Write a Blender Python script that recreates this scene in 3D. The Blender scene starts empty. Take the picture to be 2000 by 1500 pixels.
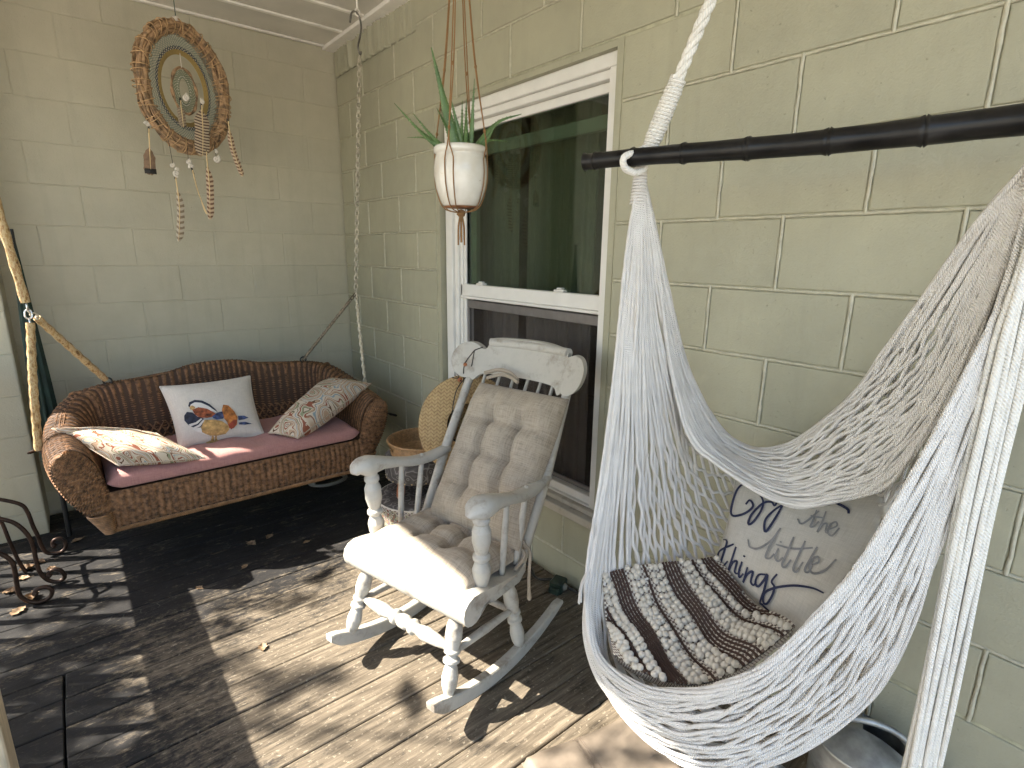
import bpy, bmesh, math, random
import numpy as np
from mathutils import Vector, Matrix
random.seed(7); rng = np.random.default_rng(7)
R = math.radians
scene = bpy.context.scene

# ---------------------------------------------------------------- camera
cam_d = bpy.data.cameras.new('camera'); cam = bpy.data.objects.new('camera', cam_d)
scene.collection.objects.link(cam); scene.camera = cam
cam.location = (-1.589, -3.786, 1.441)
cam.rotation_euler = (R(76.509), R(-0.703), R(-39.308))
cam_d.sensor_width = 36; cam_d.lens = 19.136; cam_d.clip_start = .02; cam_d.clip_end = 500

# ---------------------------------------------------------------- sky and sun
SUN_AZ = np.array([.848, -.530]); SUN_EL = R(45.6)          # light travels towards +x, -y
TAN = math.tan(SUN_EL)
world = bpy.data.worlds.new('World'); scene.world = world; world.use_nodes = True
nt = world.node_tree; bgn = nt.nodes['Background']
skyn = nt.nodes.new('ShaderNodeTexSky'); skyn.sky_type = 'NISHITA'; skyn.sun_disc = False
skyn.sun_elevation = SUN_EL; skyn.sun_rotation = math.atan2(-SUN_AZ[0], -SUN_AZ[1])
skyn.air_density = 1.0; skyn.dust_density = 1.5; skyn.ozone_density = 1.0
nt.links.new(skyn.outputs[0], bgn.inputs[0]); bgn.inputs[1].default_value = .15
sun_d = bpy.data.lights.new('sun', 'SUN'); sun = bpy.data.objects.new('sun', sun_d)
scene.collection.objects.link(sun)
sun_d.energy = 4.8; sun_d.angle = R(.53); sun_d.color = (1, .93, .82)
dirv = Vector((SUN_AZ[0]*math.cos(SUN_EL), SUN_AZ[1]*math.cos(SUN_EL), -math.sin(SUN_EL)))
sun.rotation_euler = dirv.to_track_quat('-Z', 'Y').to_euler(); sun.location = (-6, 4, 8)

# ---------------------------------------------------------------- exposure
vs = scene.view_settings
vs.view_transform = 'Standard'; vs.look = 'None'; vs.gamma = 1; vs.use_curve_mapping = False
vs.exposure = 2.2
scene.render.engine = 'CYCLES'
cy = scene.cycles
cy.max_bounces = 6; cy.diffuse_bounces = 4; cy.glossy_bounces = 3; cy.transparent_max_bounces = 24
cy.use_denoising = True; cy.caustics_reflective = False; cy.caustics_refractive = False
cy.sample_clamp_indirect = 6; cy.use_adaptive_sampling = True; cy.adaptive_threshold = .03

# ================================================================ helpers
COL = scene.collection

class MB:
    """collects geometry; build() links it as one mesh object"""
    def __init__(s): s.V = []; s.Q = []; s.T = []; s.U = []; s.n = 0
    def add(s, v, q=None, t=None, uv=None):
        v = np.asarray(v, float).reshape(-1, 3); s.V.append(v)
        s.U.append(np.zeros((len(v), 2)) if uv is None else np.asarray(uv, float).reshape(-1, 2))
        if q is not None and len(q): s.Q.append(np.asarray(q, np.int64).reshape(-1, 4) + s.n)
        if t is not None and len(t): s.T.append(np.asarray(t, np.int64).reshape(-1, 3) + s.n)
        s.n += len(v); return s
    def mesh(s, name, mat=None, smooth=True):
        V = np.concatenate(s.V); U = np.concatenate(s.U)
        Q = np.concatenate(s.Q) if s.Q else np.zeros((0, 4), np.int64)
        T = np.concatenate(s.T) if s.T else np.zeros((0, 3), np.int64)
        me = bpy.data.meshes.new(name)
        me.vertices.add(len(V)); me.vertices.foreach_set('co', V.astype(np.float32).ravel())
        li = np.concatenate([Q.ravel(), T.ravel()]).astype(np.int32)
        me.loops.add(len(li)); me.loops.foreach_set('vertex_index', li)
        np_ = len(Q) + len(T); me.polygons.add(np_)
        ls = np.concatenate([np.arange(len(Q))*4, len(Q)*4 + np.arange(len(T))*3]).astype(np.int32)
        me.polygons.foreach_set('loop_start', ls)
        me.polygons.foreach_set('use_smooth', np.full(np_, smooth, bool))
        uvl = me.uv_layers.new(name='UVMap'); uvl.data.foreach_set('uv', U[li].astype(np.float32).ravel())
        me.update(calc_edges=True); me.validate()
        if mat: me.materials.append(mat)
        return me
    def build(s, name, mat, parent=None, smooth=True, **kw):
        return link(name, s.mesh(name, mat, smooth), parent, **kw)

def link(name, me, parent=None, **kw):
    o = bpy.data.objects.new(name, me); COL.objects.link(o)
    if parent is not None: attach(o, parent)
    tag(o, **kw); return o
def attach(o, parent):
    o.parent = parent
    o.matrix_parent_inverse = Matrix.Translation(parent.location).inverted() if parent.type == 'EMPTY' else Matrix()
def tag(o, label=None, cat=None, group=None, kind=None):
    if label: o['label'] = label
    if cat: o['category'] = cat
    if group: o['group'] = group
    if kind: o['kind'] = kind
def thing(name, label, cat, loc=(0, 0, 0), group=None, kind=None):
    e = bpy.data.objects.new(name, None); COL.objects.link(e); e.location = loc
    e.empty_display_size = .05; tag(e, label, cat, group, kind); return e

def cat(P, n, closed=False):
    """Catmull-Rom resample to n points, roughly even in length"""
    P = np.asarray(P, float)
    if closed: Q = np.concatenate([P[-1:], P, P[:2]])
    else: Q = np.concatenate([2*P[:1]-P[1:2], P, 2*P[-1:]-P[-2:-1]])
    out = []; m = 14
    for i in range(1, len(Q)-2):
        a, b, c, d = Q[i-1:i+3]; t = np.linspace(0, 1, m, endpoint=False)[:, None]
        out.append(.5*((2*b) + (-a+c)*t + (2*a-5*b+4*c-d)*t*t + (-a+3*b-3*c+d)*t**3))
    out.append(Q[-2][None]); D = np.concatenate(out)
    L = np.r_[0, np.cumsum(np.linalg.norm(np.diff(D, axis=0), axis=1))]
    s = np.linspace(0, L[-1], n)
    return np.stack([np.interp(s, L, D[:, k]) for k in range(D.shape[1])], 1)

def tube(mb, P, r, k=6, caps=True, closed=False, twist=0.):
    """round bar along P; r scalar or per point; uv = (metres along, turns around)"""
    P = np.asarray(P, float); n = len(P); r = np.broadcast_to(np.asarray(r, float), (n,))
    if closed: T = np.roll(P, -1, 0) - np.roll(P, 1, 0)
    else: T = np.gradient(P, axis=0)
    T /= np.linalg.norm(T, axis=1)[:, None] + 1e-12
    N = np.zeros_like(P); a = np.array([0, 0, 1.]) if abs(T[0][2]) < .9 else np.array([1., 0, 0])
    v = a - T[0]*a.dot(T[0]); v /= np.linalg.norm(v)
    for i in range(n):
        v = v - T[i]*v.dot(T[i]); v /= np.linalg.norm(v) + 1e-12; N[i] = v
    B = np.cross(T, N); ang = np.linspace(0, 2*np.pi, k+1)
    L = np.r_[0, np.cumsum(np.linalg.norm(np.diff(P, axis=0), axis=1))]
    c = np.cos(ang)[None, :, None]; s_ = np.sin(ang)[None, :, None]
    V = P[:, None] + r[:, None, None]*(c*N[:, None] + s_*B[:, None])
    uv = np.stack(np.broadcast_arrays(L[:, None], (ang/(2*np.pi))[None]), -1)
    i, j = np.meshgrid(np.arange(n-1), np.arange(k), indexing='ij'); b0 = i*(k+1)+j
    q = np.stack([b0, b0+1, b0+k+2, b0+k+1], -1).reshape(-1, 4)
    base = mb.n; mb.add(V.reshape(-1, 3), q, uv=uv.reshape(-1, 2))
    if closed:
        j = np.arange(k); a0 = (n-1)*(k+1)
        mb.Q.append(np.stack([a0+j, a0+j+1, j+1, j], -1) + base)
    elif caps:
        for e, rev in ((0, True), (n-1, False)):
            ring = V[e][:k]; f = [(k, x, (x+1) % k) for x in range(k)]
            if rev: f = [(a, c_, b_) for a, b_, c_ in f]
            mb.add(np.vstack([ring, P[e][None]]), t=f)
    return mb

def rope(mb, P, r, strands=3, pitch=.05, k=5, n=None):
    """strands laid round each other along P"""
    P = np.asarray(P, float)
    L = np.linalg.norm(np.diff(P, axis=0), axis=1).sum(); n = n or max(12, int(L/pitch*10)); P = cat(P, n)
    T = np.gradient(P, axis=0); T /= np.linalg.norm(T, axis=1)[:, None]
    a = np.array([0, 0, 1.]) if abs(T[0][2]) < .9 else np.array([1., 0, 0])
    v = a - T[0]*a.dot(T[0]); v /= np.linalg.norm(v); N = []
    for t in T: v = v - t*v.dot(t); v /= np.linalg.norm(v); N.append(v)
    N = np.array(N); B = np.cross(T, N); s = np.linspace(0, L, n)
    for q in range(strands):
        an = 2*np.pi*(s/pitch/1 + q/strands)
        tube(mb, P + r*.52*(np.cos(an)[:, None]*N + np.sin(an)[:, None]*B), r*.55, k)
    return mb

def lathe(mb, prof, M=None, k=20, uvs=1.):
    """prof: (radius, height) list turned about z, then placed by matrix M"""
    prof = np.asarray(prof, float); n = len(prof); ang = np.linspace(0, 2*np.pi, k+1)
    V = np.stack([prof[:, :1]*np.cos(ang), prof[:, :1]*np.sin(ang), np.repeat(prof[:, 1:2], k+1, 1)], -1).reshape(-1, 3)
    if M is not None: V = V @ np.array(M.to_3x3()).T + np.array(M.translation)
    L = np.r_[0, np.cumsum(np.linalg.norm(np.diff(prof, axis=0), axis=1))]
    uv = np.stack(np.broadcast_arrays((ang/(2*np.pi))[None], L[:, None]), -1).reshape(-1, 2)
    i, j = np.meshgrid(np.arange(n-1), np.arange(k), indexing='ij'); b0 = i*(k+1)+j
    q = np.stack([b0, b0+1, b0+k+2, b0+k+1], -1).reshape(-1, 4)
    return mb.add(V, q, uv=uv)

def frame(p0, p1):
    """matrix whose z runs from p0 to p1, origin p0"""
    z = (Vector(p1) - Vector(p0)).normalized(); m = z.to_track_quat('Z', 'Y').to_matrix().to_4x4()
    m.translation = Vector(p0); return m
def turned(mb, p0, p1, prof, k=14):
    """prof: (fraction along, radius)"""
    L = (Vector(p1)-Vector(p0)).length; P = np.asarray(prof, float)
    f = np.linspace(0, 1, 5*len(P)) ; f = np.unique(np.r_[f, P[:, 0]])
    rr = np.interp(f, P[:, 0], P[:, 1])
    pr_ = [(0, 0)] + [(r_, L*x) for x, r_ in zip(f, rr)] + [(0, L)]
    return lathe(mb, pr_, frame(p0, p1), k)

def box(mb, lo, hi, ch=.0, M=None):
    lo = np.array(lo, float); hi = np.array(hi, float); c = (lo+hi)/2; h = (hi-lo)/2
    if ch <= 0:
        V = np.array([[x, y, z] for z in (-1, 1) for y in (-1, 1) for x in (-1, 1)], float)*h + c
        q = [(0, 2, 3, 1), (4, 5, 7, 6), (0, 1, 5, 4), (2, 6, 7, 3), (0, 4, 6, 2), (1, 3, 7, 5)]; t = []
    else:
        V = []; idx = {}
        for sx in (-1, 1):
            for sy in (-1, 1):
                for sz in (-1, 1):
                    for ax in range(3):
                        s = np.array([sx, sy, sz], float)*h; m = np.full(3, ch); m[ax] = 0
                        idx[(sx, sy, sz, ax)] = len(V); V.append(c + s - np.sign(s)*m)
        g = lambda a, b, d, ax: idx[(a, b, d, ax)]
        q = []; t = []
        for s in (-1, 1):
            q += [tuple(g(s, a, b, 0) for a, b in ((-1, -1), (1, -1), (1, 1), (-1, 1)))[::s],
                  tuple(g(a, s, b, 1) for a, b in ((-1, -1), (-1, 1), (1, 1), (1, -1)))[::s],
                  tuple(g(a, b, s, 2) for a, b in ((-1, -1), (1, -1), (1, 1), (-1, 1)))[::s]]
        for a in (-1, 1):
            for b in (-1, 1):
                q += [(g(a, b, -1, 0), g(a, b, 1, 0), g(a, b, 1, 1), g(a, b, -1, 1))[::1 if a*b < 0 else -1],
                      (g(a, -1, b, 0), g(a, 1, b, 0), g(a, 1, b, 2), g(a, -1, b, 2))[::-1 if a*b < 0 else 1],
                      (g(-1, a, b, 1), g(1, a, b, 1), g(1, a, b, 2), g(-1, a, b, 2))[::1 if a*b < 0 else -1]]
        for a in (-1, 1):
            for b in (-1, 1):
                for d in (-1, 1):
                    f = (g(a, b, d, 0), g(a, b, d, 1), g(a, b, d, 2)); t.append(f if a*b*d > 0 else f[::-1])
        V = np.array(V)
    if M is not None: V = np.asarray(V) @ np.array(M.to_3x3()).T + np.array(M.translation)
    return mb.add(V, q, t)

def grid(mb, P, uv=None, flip=False):
    """P: (n, m, 3) sheet of points"""
    n, m = P.shape[:2]
    i, j = np.meshgrid(np.arange(n-1), np.arange(m-1), indexing='ij'); b0 = i*m+j
    q = np.stack([b0, b0+m, b0+m+1, b0+1], -1).reshape(-1, 4)
    if flip: q = q[:, ::-1]
    if uv is None:
        a, b = np.meshgrid(np.linspace(0, 1, n), np.linspace(0, 1, m), indexing='ij'); uv = np.stack([a, b], -1)
    return mb.add(P.reshape(-1, 3), q, uv=uv.reshape(-1, 2))

def extrude(mb, outline, d):
    """flat outline (n,3) given thickness vector d; simple fan for convex-ish, tessellated otherwise"""
    from mathutils.geometry import tessellate_polygon
    A = np.asarray(outline, float); n = len(A); d = np.asarray(d, float)
    tr = tessellate_polygon([[Vector(v) for v in A]])
    tr = [tuple(t) for t in tr]
    nrm = sum((np.cross(A[b]-A[a], A[c]-A[a]) for a, b, c in tr), np.zeros(3))
    f = nrm.dot(d) > 0
    T = [(t if f else t[::-1]) for t in tr]
    mb.add(A + d, t=T); mb.add(A, t=[t[::-1] for t in T])
    V = np.vstack([A, A+d]); q = [(i, (i+1) % n, n+(i+1) % n, n+i) for i in range(n)]
    # orientation of the rim
    ctr = A.mean(0); e = np.cross(A[1]-A[0], d)
    a0 = sum(np.dot(np.cross(A[(i+1) % n]-A[i], d), (A[i]+A[(i+1) % n])/2-ctr) for i in range(n))
    if a0 < 0: q = [x[::-1] for x in q]
    return mb.add(V, q)

# ---------------------------------------------------------------- materials
def newmat(name):
    m = bpy.data.materials.new(name); m.use_nodes = True
    return m, m.node_tree, m.node_tree.nodes['Principled BSDF']
def N(t, kind, **kw):
    n = t.nodes.new('ShaderNode'+kind)
    for k, v in kw.items():
        if k.startswith('in_'):
            key = k[3:]; n.inputs[int(key) if key.isdigit() else key.replace('_', ' ')].default_value = v
        else: setattr(n, k, v)
    return n
def ramp(t, fac, stops, interp='LINEAR'):
    n = t.nodes.new('ShaderNodeValToRGB'); n.color_ramp.interpolation = interp; e = n.color_ramp.elements
    while len(e) < len(stops): e.new(.5)
    for x, (p_, c) in zip(e, stops):
        x.position = p_; x.color = (*c, 1) if len(c) == 3 else c
    t.links.new(fac, n.inputs[0]); return n.outputs[0]
def mixc(t, fac, a, b, mode='MIX'):
    n = t.nodes.new('ShaderNodeMix'); n.data_type = 'RGBA'; n.blend_type = mode
    for i, v in ((0, fac), (6, a), (7, b)):
        if hasattr(v, 'is_linked') or hasattr(v, 'links'): t.links.new(v, n.inputs[i])
        else: n.inputs[i].default_value = (*v, 1) if isinstance(v, (tuple, list)) and len(v) == 3 else v
    return n.outputs[2]
def math_(t, op, a, b=None):
    n = t.nodes.new('ShaderNodeMath'); n.operation = op
    for i, v in enumerate((a, b)):
        if v is None: continue
        if hasattr(v, 'links'): t.links.new(v, n.inputs[i])
        else: n.inputs[i].default_value = v
    return n.outputs[0]
def pos(t, scale=(1, 1, 1), rot=(0, 0, 0), uv=False):
    s = t.nodes.new('ShaderNodeUVMap').outputs[0] if uv else t.nodes.new('ShaderNodeNewGeometry').outputs['Position']
    m = t.nodes.new('ShaderNodeMapping'); m.inputs['Scale'].default_value = scale; m.inputs['Rotation'].default_value = rot
    t.links.new(s, m.inputs[0]); return m.outputs[0]
def noise(t, v, scale, detail=4, rough=.55, dist=0):
    n = N(t, 'TexNoise', in_Scale=scale, in_Detail=detail, in_Roughness=rough, in_Distortion=dist); t.links.new(v, n.inputs['Vector']); return n.outputs[0]
def bump(t, b, h, strength=.3, dist=.01, chain=None):
    n = N(t, 'Bump', in_Strength=strength, in_Distance=dist); t.links.new(h, n.inputs['Height'])
    if chain is not None: t.links.new(chain, n.inputs['Normal'])
    t.links.new(n.outputs[0], b.inputs['Normal']); return n.outputs[0]

def simple(name, c, rough=.6, var=.12, scale=8, bmp=.0, bscale=60, metal=0., spec=.5, bdist=.003, stretch=(1, 1, 1)):
    m, t, b = newmat(name); b.inputs['Roughness'].default_value = rough
    b.inputs['Metallic'].default_value = metal; b.inputs['Specular IOR Level'].default_value = spec
    v = pos(t, stretch); nz = noise(t, v, scale, 5)
    lo = tuple(x*(1-var*1.6) for x in c); hi = tuple(min(1, x*(1+var*1.2)) for x in c)
    t.links.new(ramp(t, nz, [(.3, lo), (.7, hi)]), b.inputs['Base Color'])
    if bmp: bump(t, b, noise(t, v, bscale, 5), bmp, bdist)
    return m

def mat_wall(name, c, c2):
    m, t, b = newmat(name); b.inputs['Roughness'].default_value = .55; b.inputs['Specular IOR Level'].default_value = .35
    v = pos(t); big = noise(t, v, 1.3, 4); med = noise(t, v, 9, 5)
    f = math_(t, 'ADD', math_(t, 'MULTIPLY', big, .65), math_(t, 'MULTIPLY', med, .35))
    base = ramp(t, f, [(.35, c2), (.62, c)])
    oi = t.nodes.new('ShaderNodeObjectInfo'); base = mixc(t, 1., base, ramp(t, oi.outputs['Random'], [(0, (.96, .96, .955)), (1, (1.02, 1.015, 1.0))]), 'MULTIPLY')
    pit = ramp(t, noise(t, v, 70, 3, .6), [(.68, (0, 0, 0)), (.73, (1, 1, 1))]); base = mixc(t, math_(t, 'MULTIPLY', pit, .25), base, tuple(x*.6 for x in c2))
    streak = noise(t, pos(t, (7, 7, .6)), 2.2, 4)
    base = mixc(t, math_(t, 'MULTIPLY', ramp(t, streak, [(.55, (0, 0, 0)), (.8, (1, 1, 1))]), .22), base, tuple(x*.62 for x in c2))
    t.links.new(base, b.inputs['Base Color'])
    h = math_(t, 'SUBTRACT', math_(t, 'ADD', math_(t, 'MULTIPLY', noise(t, v, 160, 4), .6), noise(t, v, 24, 5)), math_(t, 'MULTIPLY', pit, .8))
    bump(t, b, h, .5, .004); return m

def mat_fabric(name, c, c2, fx=260, fy=260, slub=.5, bmp=.5, rough=.9, sheen=.15):
    """woven cloth with uneven threads; uses UV in metres"""
    m, t, b = newmat(name); b.inputs['Roughness'].default_value = rough; b.inputs['Specular IOR Level'].default_value = .2
    b.inputs['Sheen Weight'].default_value = sheen
    a = noise(t, pos(t, (fx, fx*.055, 1), uv=True), 1., 3, .7); d = noise(t, pos(t, (fy*.055, fy, 1), uv=True), 1., 3, .7)
    w = math_(t, 'MULTIPLY', math_(t, 'ADD', a, d), .5)
    k = ramp(t, w, [(.5-.16*slub-.02, c2), (.52, c), (.62, tuple(min(1, x*1.12) for x in c))])
    big = noise(t, pos(t, (9, 9, 9), uv=True), 1., 3)
    k = mixc(t, .25, k, ramp(t, big, [(.3, tuple(x*.75 for x in c)), (.7, c)]))
    t.links.new(k, b.inputs['Base Color']); bump(t, b, w, bmp, .0025); return m

def mat_rope(name, c, pitch=.012, bmp=.9, var=.12):
    """laid cord: diagonal strands from the tube's own UV"""
    m, t, b = newmat(name); b.inputs['Roughness'].default_value = .9; b.inputs['Specular IOR Level'].default_value = .15
    u = N(t, 'UVMap'); s = N(t, 'SeparateXYZ'); t.links.new(u.outputs[0], s.inputs[0])
    ph = math_(t, 'ADD', math_(t, 'MULTIPLY', s.outputs[0], 1/pitch), math_(t, 'MULTIPLY', s.outputs[1], 2.))
    w = math_(t, 'SINE', math_(t, 'MULTIPLY', ph, 2*math.pi)); w = math_(t, 'ABSOLUTE', w)
    nz = noise(t, pos(t), 26, 4); fine = noise(t, pos(t), 420, 2)
    k = ramp(t, nz, [(.3, tuple(x*(1-var) for x in c)), (.7, c)])
    t.links.new(k, b.inputs['Base Color'])
    bump(t, b, math_(t, 'ADD', w, math_(t, 'MULTIPLY', fine, .5)), bmp, .0016); return m

def mat_paint_worn(name, c, under, amount=.5, rough=.5, scale=14, grain=(1, 1, 1)):
    m, t, b = newmat(name); b.inputs['Roughness'].default_value = rough; b.inputs['Specular IOR Level'].default_value = .35
    v = pos(t); nz = noise(t, v, scale, 8, .68); big = noise(t, v, 2.6, 3)
    f = math_(t, 'ADD', math_(t, 'MULTIPLY', nz, .7), math_(t, 'MULTIPLY', big, .3))
    worn = ramp(t, f, [(.585-.07*amount, (0, 0, 0)), (.64, (1, 1, 1))])
    brush = noise(t, pos(t, (40, 40, 6)), 2., 4)
    dirt = ramp(t, noise(t, v, 30, 6, .7), [(.45, (0, 0, 0)), (.75, (1, 1, 1))])
    base = mixc(t, math_(t, 'MULTIPLY', dirt, .35), c, tuple(x*.72 for x in c))
    base = mixc(t, math_(t, 'MULTIPLY', worn, .75), base, under)
    t.links.new(base, b.inputs['Base Color'])
    bump(t, b, math_(t, 'SUBTRACT', math_(t, 'ADD', math_(t, 'MULTIPLY', noise(t, v, 90, 5), .4), math_(t, 'MULTIPLY', brush, .7)), worn), .4, .0018); return m

def mat_deck():
    m, t, b = newmat('deck_paint'); b.inputs['Specular IOR Level'].default_value = .2
    oi = t.nodes.new('ShaderNodeObjectInfo'); v = pos(t)
    off = t.nodes.new('ShaderNodeVectorMath'); off.operation = 'ADD'; t.links.new(v, off.inputs[0])
    cmb = t.nodes.new('ShaderNodeCombineXYZ'); t.links.new(math_(t, 'MULTIPLY', oi.outputs['Random'], 9.), cmb.inputs[0])
    t.links.new(cmb.outputs[0], off.inputs[1]); v = off.outputs[0]
    def mp(sc):
        q = t.nodes.new('ShaderNodeMapping'); q.inputs['Scale'].default_value = sc; t.links.new(v, q.inputs[0]); return q.outputs[0]
    grain = noise(t, mp((3.5, 46, 1)), 1.4, 7, .7); patch = noise(t, mp((3.2, 7, 1)), 1.2, 7, .7); chips = noise(t, mp((14, 26, 1)), 2., 8, .72)
    worn = math_(t, 'ADD', math_(t, 'MULTIPLY', patch, .42), math_(t, 'ADD', math_(t, 'MULTIPLY', chips, .44), math_(t, 'MULTIPLY', grain, .14)))
    wood = ramp(t, grain, [(.32, (.052, .042, .031)), (.55, (.150, .122, .088)), (.7, (.25, .206, .152))])
    paint = ramp(t, noise(t, mp((5, 12, 1)), 1.5, 6), [(.3, (.011, .0105, .0105)), (.7, (.025, .0235, .0225))])
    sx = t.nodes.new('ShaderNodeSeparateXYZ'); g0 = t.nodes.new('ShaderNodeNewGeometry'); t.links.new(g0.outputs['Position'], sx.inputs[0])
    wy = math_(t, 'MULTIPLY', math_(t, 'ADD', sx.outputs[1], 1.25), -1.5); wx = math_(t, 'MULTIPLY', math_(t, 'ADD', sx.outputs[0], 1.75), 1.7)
    sun_zone = t.nodes.new('ShaderNodeClamp'); t.links.new(math_(t, 'MINIMUM', wy, wx), sun_zone.inputs[0])
    worn = math_(t, 'ADD', worn, math_(t, 'MULTIPLY', math_(t, 'SUBTRACT', sun_zone.outputs[0], .52), .18))  # wear noise plus a bias that puts sunlight into the deck colour
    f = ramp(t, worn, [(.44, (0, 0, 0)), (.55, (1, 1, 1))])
    base = mixc(t, f, paint, wood)
    vor = N(t, 'TexVoronoi', in_Scale=16., feature='DISTANCE_TO_EDGE'); t.links.new(mp((1, 2, 1)), vor.inputs['Vector'])
    crk = ramp(t, vor.outputs['Distance'], [(.0, (1, 1, 1)), (.035, (0, 0, 0))])
    crk = math_(t, 'MULTIPLY', crk, ramp(t, noise(t, mp((2, 3, 1)), 1.7, 3), [(.56, (0, 0, 0)), (.66, (1, 1, 1))]))
    base = mixc(t, math_(t, 'MULTIPLY', crk, .3), base, (.24, .21, .17))
    spk = ramp(t, noise(t, mp((60, 90, 1)), 1., 3, .6), [(.60, (0, 0, 0)), (.68, (1, 1, 1))])
    base = mixc(t, math_(t, 'MULTIPLY', math_(t, 'MULTIPLY', spk, .6), math_(t, 'ADD', math_(t, 'MULTIPLY', f, .8), .12)), base, (.40, .345, .26))
    t.links.new(base, b.inputs['Base Color'])
    t.links.new(ramp(t, f, [(0, (.68,)*3), (1, (.82,)*3)]), b.inputs['Roughness'])
    h = math_(t, 'ADD', math_(t, 'MULTIPLY', grain, .8), math_(t, 'ADD', math_(t, 'MULTIPLY', worn, -1.2), math_(t, 'MULTIPLY', crk, .4)))
    bump(t, b, h, .55, .004); return m

def mat_paisley(name):
    m, t, b = newmat(name); b.inputs['Roughness'].default_value = .85; b.inputs['Specular IOR Level'].default_value = .2
    v = pos(t, (1, 1, 1), uv=True)
    nz = N(t, 'TexNoise', in_Scale=7., in_Detail=2.); t.links.new(v, nz.inputs['Vector'])
    md = t.nodes.new('ShaderNodeVectorMath'); md.operation = 'SCALE'; t.links.new(nz.outputs['Color'], md.inputs[0]); md.inputs['Scale'].default_value = .16
    ad = t.nodes.new('ShaderNodeVectorMath'); ad.operation = 'ADD'; t.links.new(v, ad.inputs[0]); t.links.new(md.outputs[0], ad.inputs[1])
    vo = N(t, 'TexVoronoi', in_Scale=9., feature='SMOOTH_F1'); vo.inputs['Smoothness'].default_value = .35; t.links.new(ad.outputs[0], vo.inputs['Vector'])
    ph = math_(t, 'ADD', math_(t, 'MULTIPLY', vo.outputs['Distance'], 4.6), math_(t, 'MULTIPLY', noise(t, v, 34, 2), .25))
    fr = math_(t, 'FRACT', ph)
    cr, ru, sg, br, bl = (.56, .48, .37), (.27, .095, .055), (.25, .27, .16), (.11, .055, .03), (.24, .30, .33)
    c1 = ramp(t, fr, [(0, cr), (.16, br), (.22, cr), (.36, ru), (.50, ru), (.54, cr), (.66, sg), (.80, sg), (.84, br), (.9, cr)], 'CONSTANT')
    c2 = ramp(t, fr, [(0, cr), (.12, bl), (.24, cr), (.40, br), (.46, (.44, .30, .20)), (.66, cr), (.78, ru), (.86, cr)], 'CONSTANT')
    sel = ramp(t, noise(t, v, 10, 1), [(.46, (0, 0, 0)), (.5, (1, 1, 1))])
    t.links.new(mixc(t, sel, c1, c2), b.inputs['Base Color'])
    bump(t, b, noise(t, pos(t, (500, 500, 1), uv=True), 1., 2), .25, .001); return m

def mat_glass(name, tint, extra=0.):
    m = bpy.data.materials.new(name); m.use_nodes = True; t = m.node_tree; t.nodes.clear()
    o = N(t, 'OutputMaterial'); tr = N(t, 'BsdfTransparent'); tr.inputs[0].default_value = (*tint, 1)
    gl = N(t, 'BsdfGlossy', in_Roughness=.015); gl.inputs[0].default_value = (.95, 1, .97, 1); gm = N(t, 'NewGeometry'); dt = t.nodes.new('ShaderNodeVectorMath'); dt.operation = 'DOT_PRODUCT'; t.links.new(gm.outputs['Incoming'], dt.inputs[0]); t.links.new(gm.outputs['Normal'], dt.inputs[1])
    sch = math_(t, 'ADD', math_(t, 'MULTIPLY', math_(t, 'POWER', math_(t, 'SUBTRACT', 1., math_(t, 'ABSOLUTE', dt.outputs['Value'])), 5.), .96), .04)
    mx = N(t, 'MixShader'); f = math_(t, 'ADD', math_(t, 'MULTIPLY', sch, 1.0), extra)
    t.links.new(f, mx.inputs[0]); t.links.new(tr.outputs[0], mx.inputs[1]); t.links.new(gl.outputs[0], mx.inputs[2]); t.links.new(mx.outputs[0], o.inputs[0])
    return m
def mat_screen():
    m = bpy.data.materials.new('insect_screen'); m.use_nodes = True; t = m.node_tree; t.nodes.clear()
    o = N(t, 'OutputMaterial'); tr = N(t, 'BsdfTransparent'); df = N(t, 'BsdfDiffuse'); df.inputs[0].default_value = (.075, .065, .058, 1)
    mx = N(t, 'MixShader'); mx.inputs[0].default_value = .27
    t.links.new(tr.outputs[0], mx.inputs[1]); t.links.new(df.outputs[0], mx.inputs[2]); t.links.new(mx.outputs[0], o.inputs[0]); return m
def mat_weave(name, c, c2, n=70, rough=.7):
    """plaited straw: herringbone from UV (metres)"""
    m, t, b = newmat(name); b.inputs['Roughness'].default_value = rough; b.inputs['Specular IOR Level'].default_value = .3
    u = N(t, 'UVMap'); sx = N(t, 'SeparateXYZ'); t.links.new(u.outputs[0], sx.inputs[0])
    zig = math_(t, 'PINGPONG', math_(t, 'MULTIPLY', sx.outputs[0], n*.9), 1.)
    w = math_(t, 'FRACT', math_(t, 'ADD', math_(t, 'MULTIPLY', sx.outputs[1], n*.75), math_(t, 'MULTIPLY', zig, .75)))
    hgt = math_(t, 'SINE', math_(t, 'MULTIPLY', w, math.pi)); col_ = math_(t, 'SINE', math_(t, 'MULTIPLY', zig, math.pi))
    hgt = math_(t, 'MULTIPLY', hgt, math_(t, 'ADD', math_(t, 'MULTIPLY', col_, .5), .5))
    k = ramp(t, hgt, [(.1, c2), (.45, tuple(x*.8 for x in c)), (.9, c)])
    k = mixc(t, .4, k, ramp(t, noise(t, pos(t, (30, 30, 1), uv=True), 1., 4), [(.3, c2), (.7, c)]))
    t.links.new(k, b.inputs['Base Color']); bump(t, b, hgt, .9, .003); return m

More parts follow.
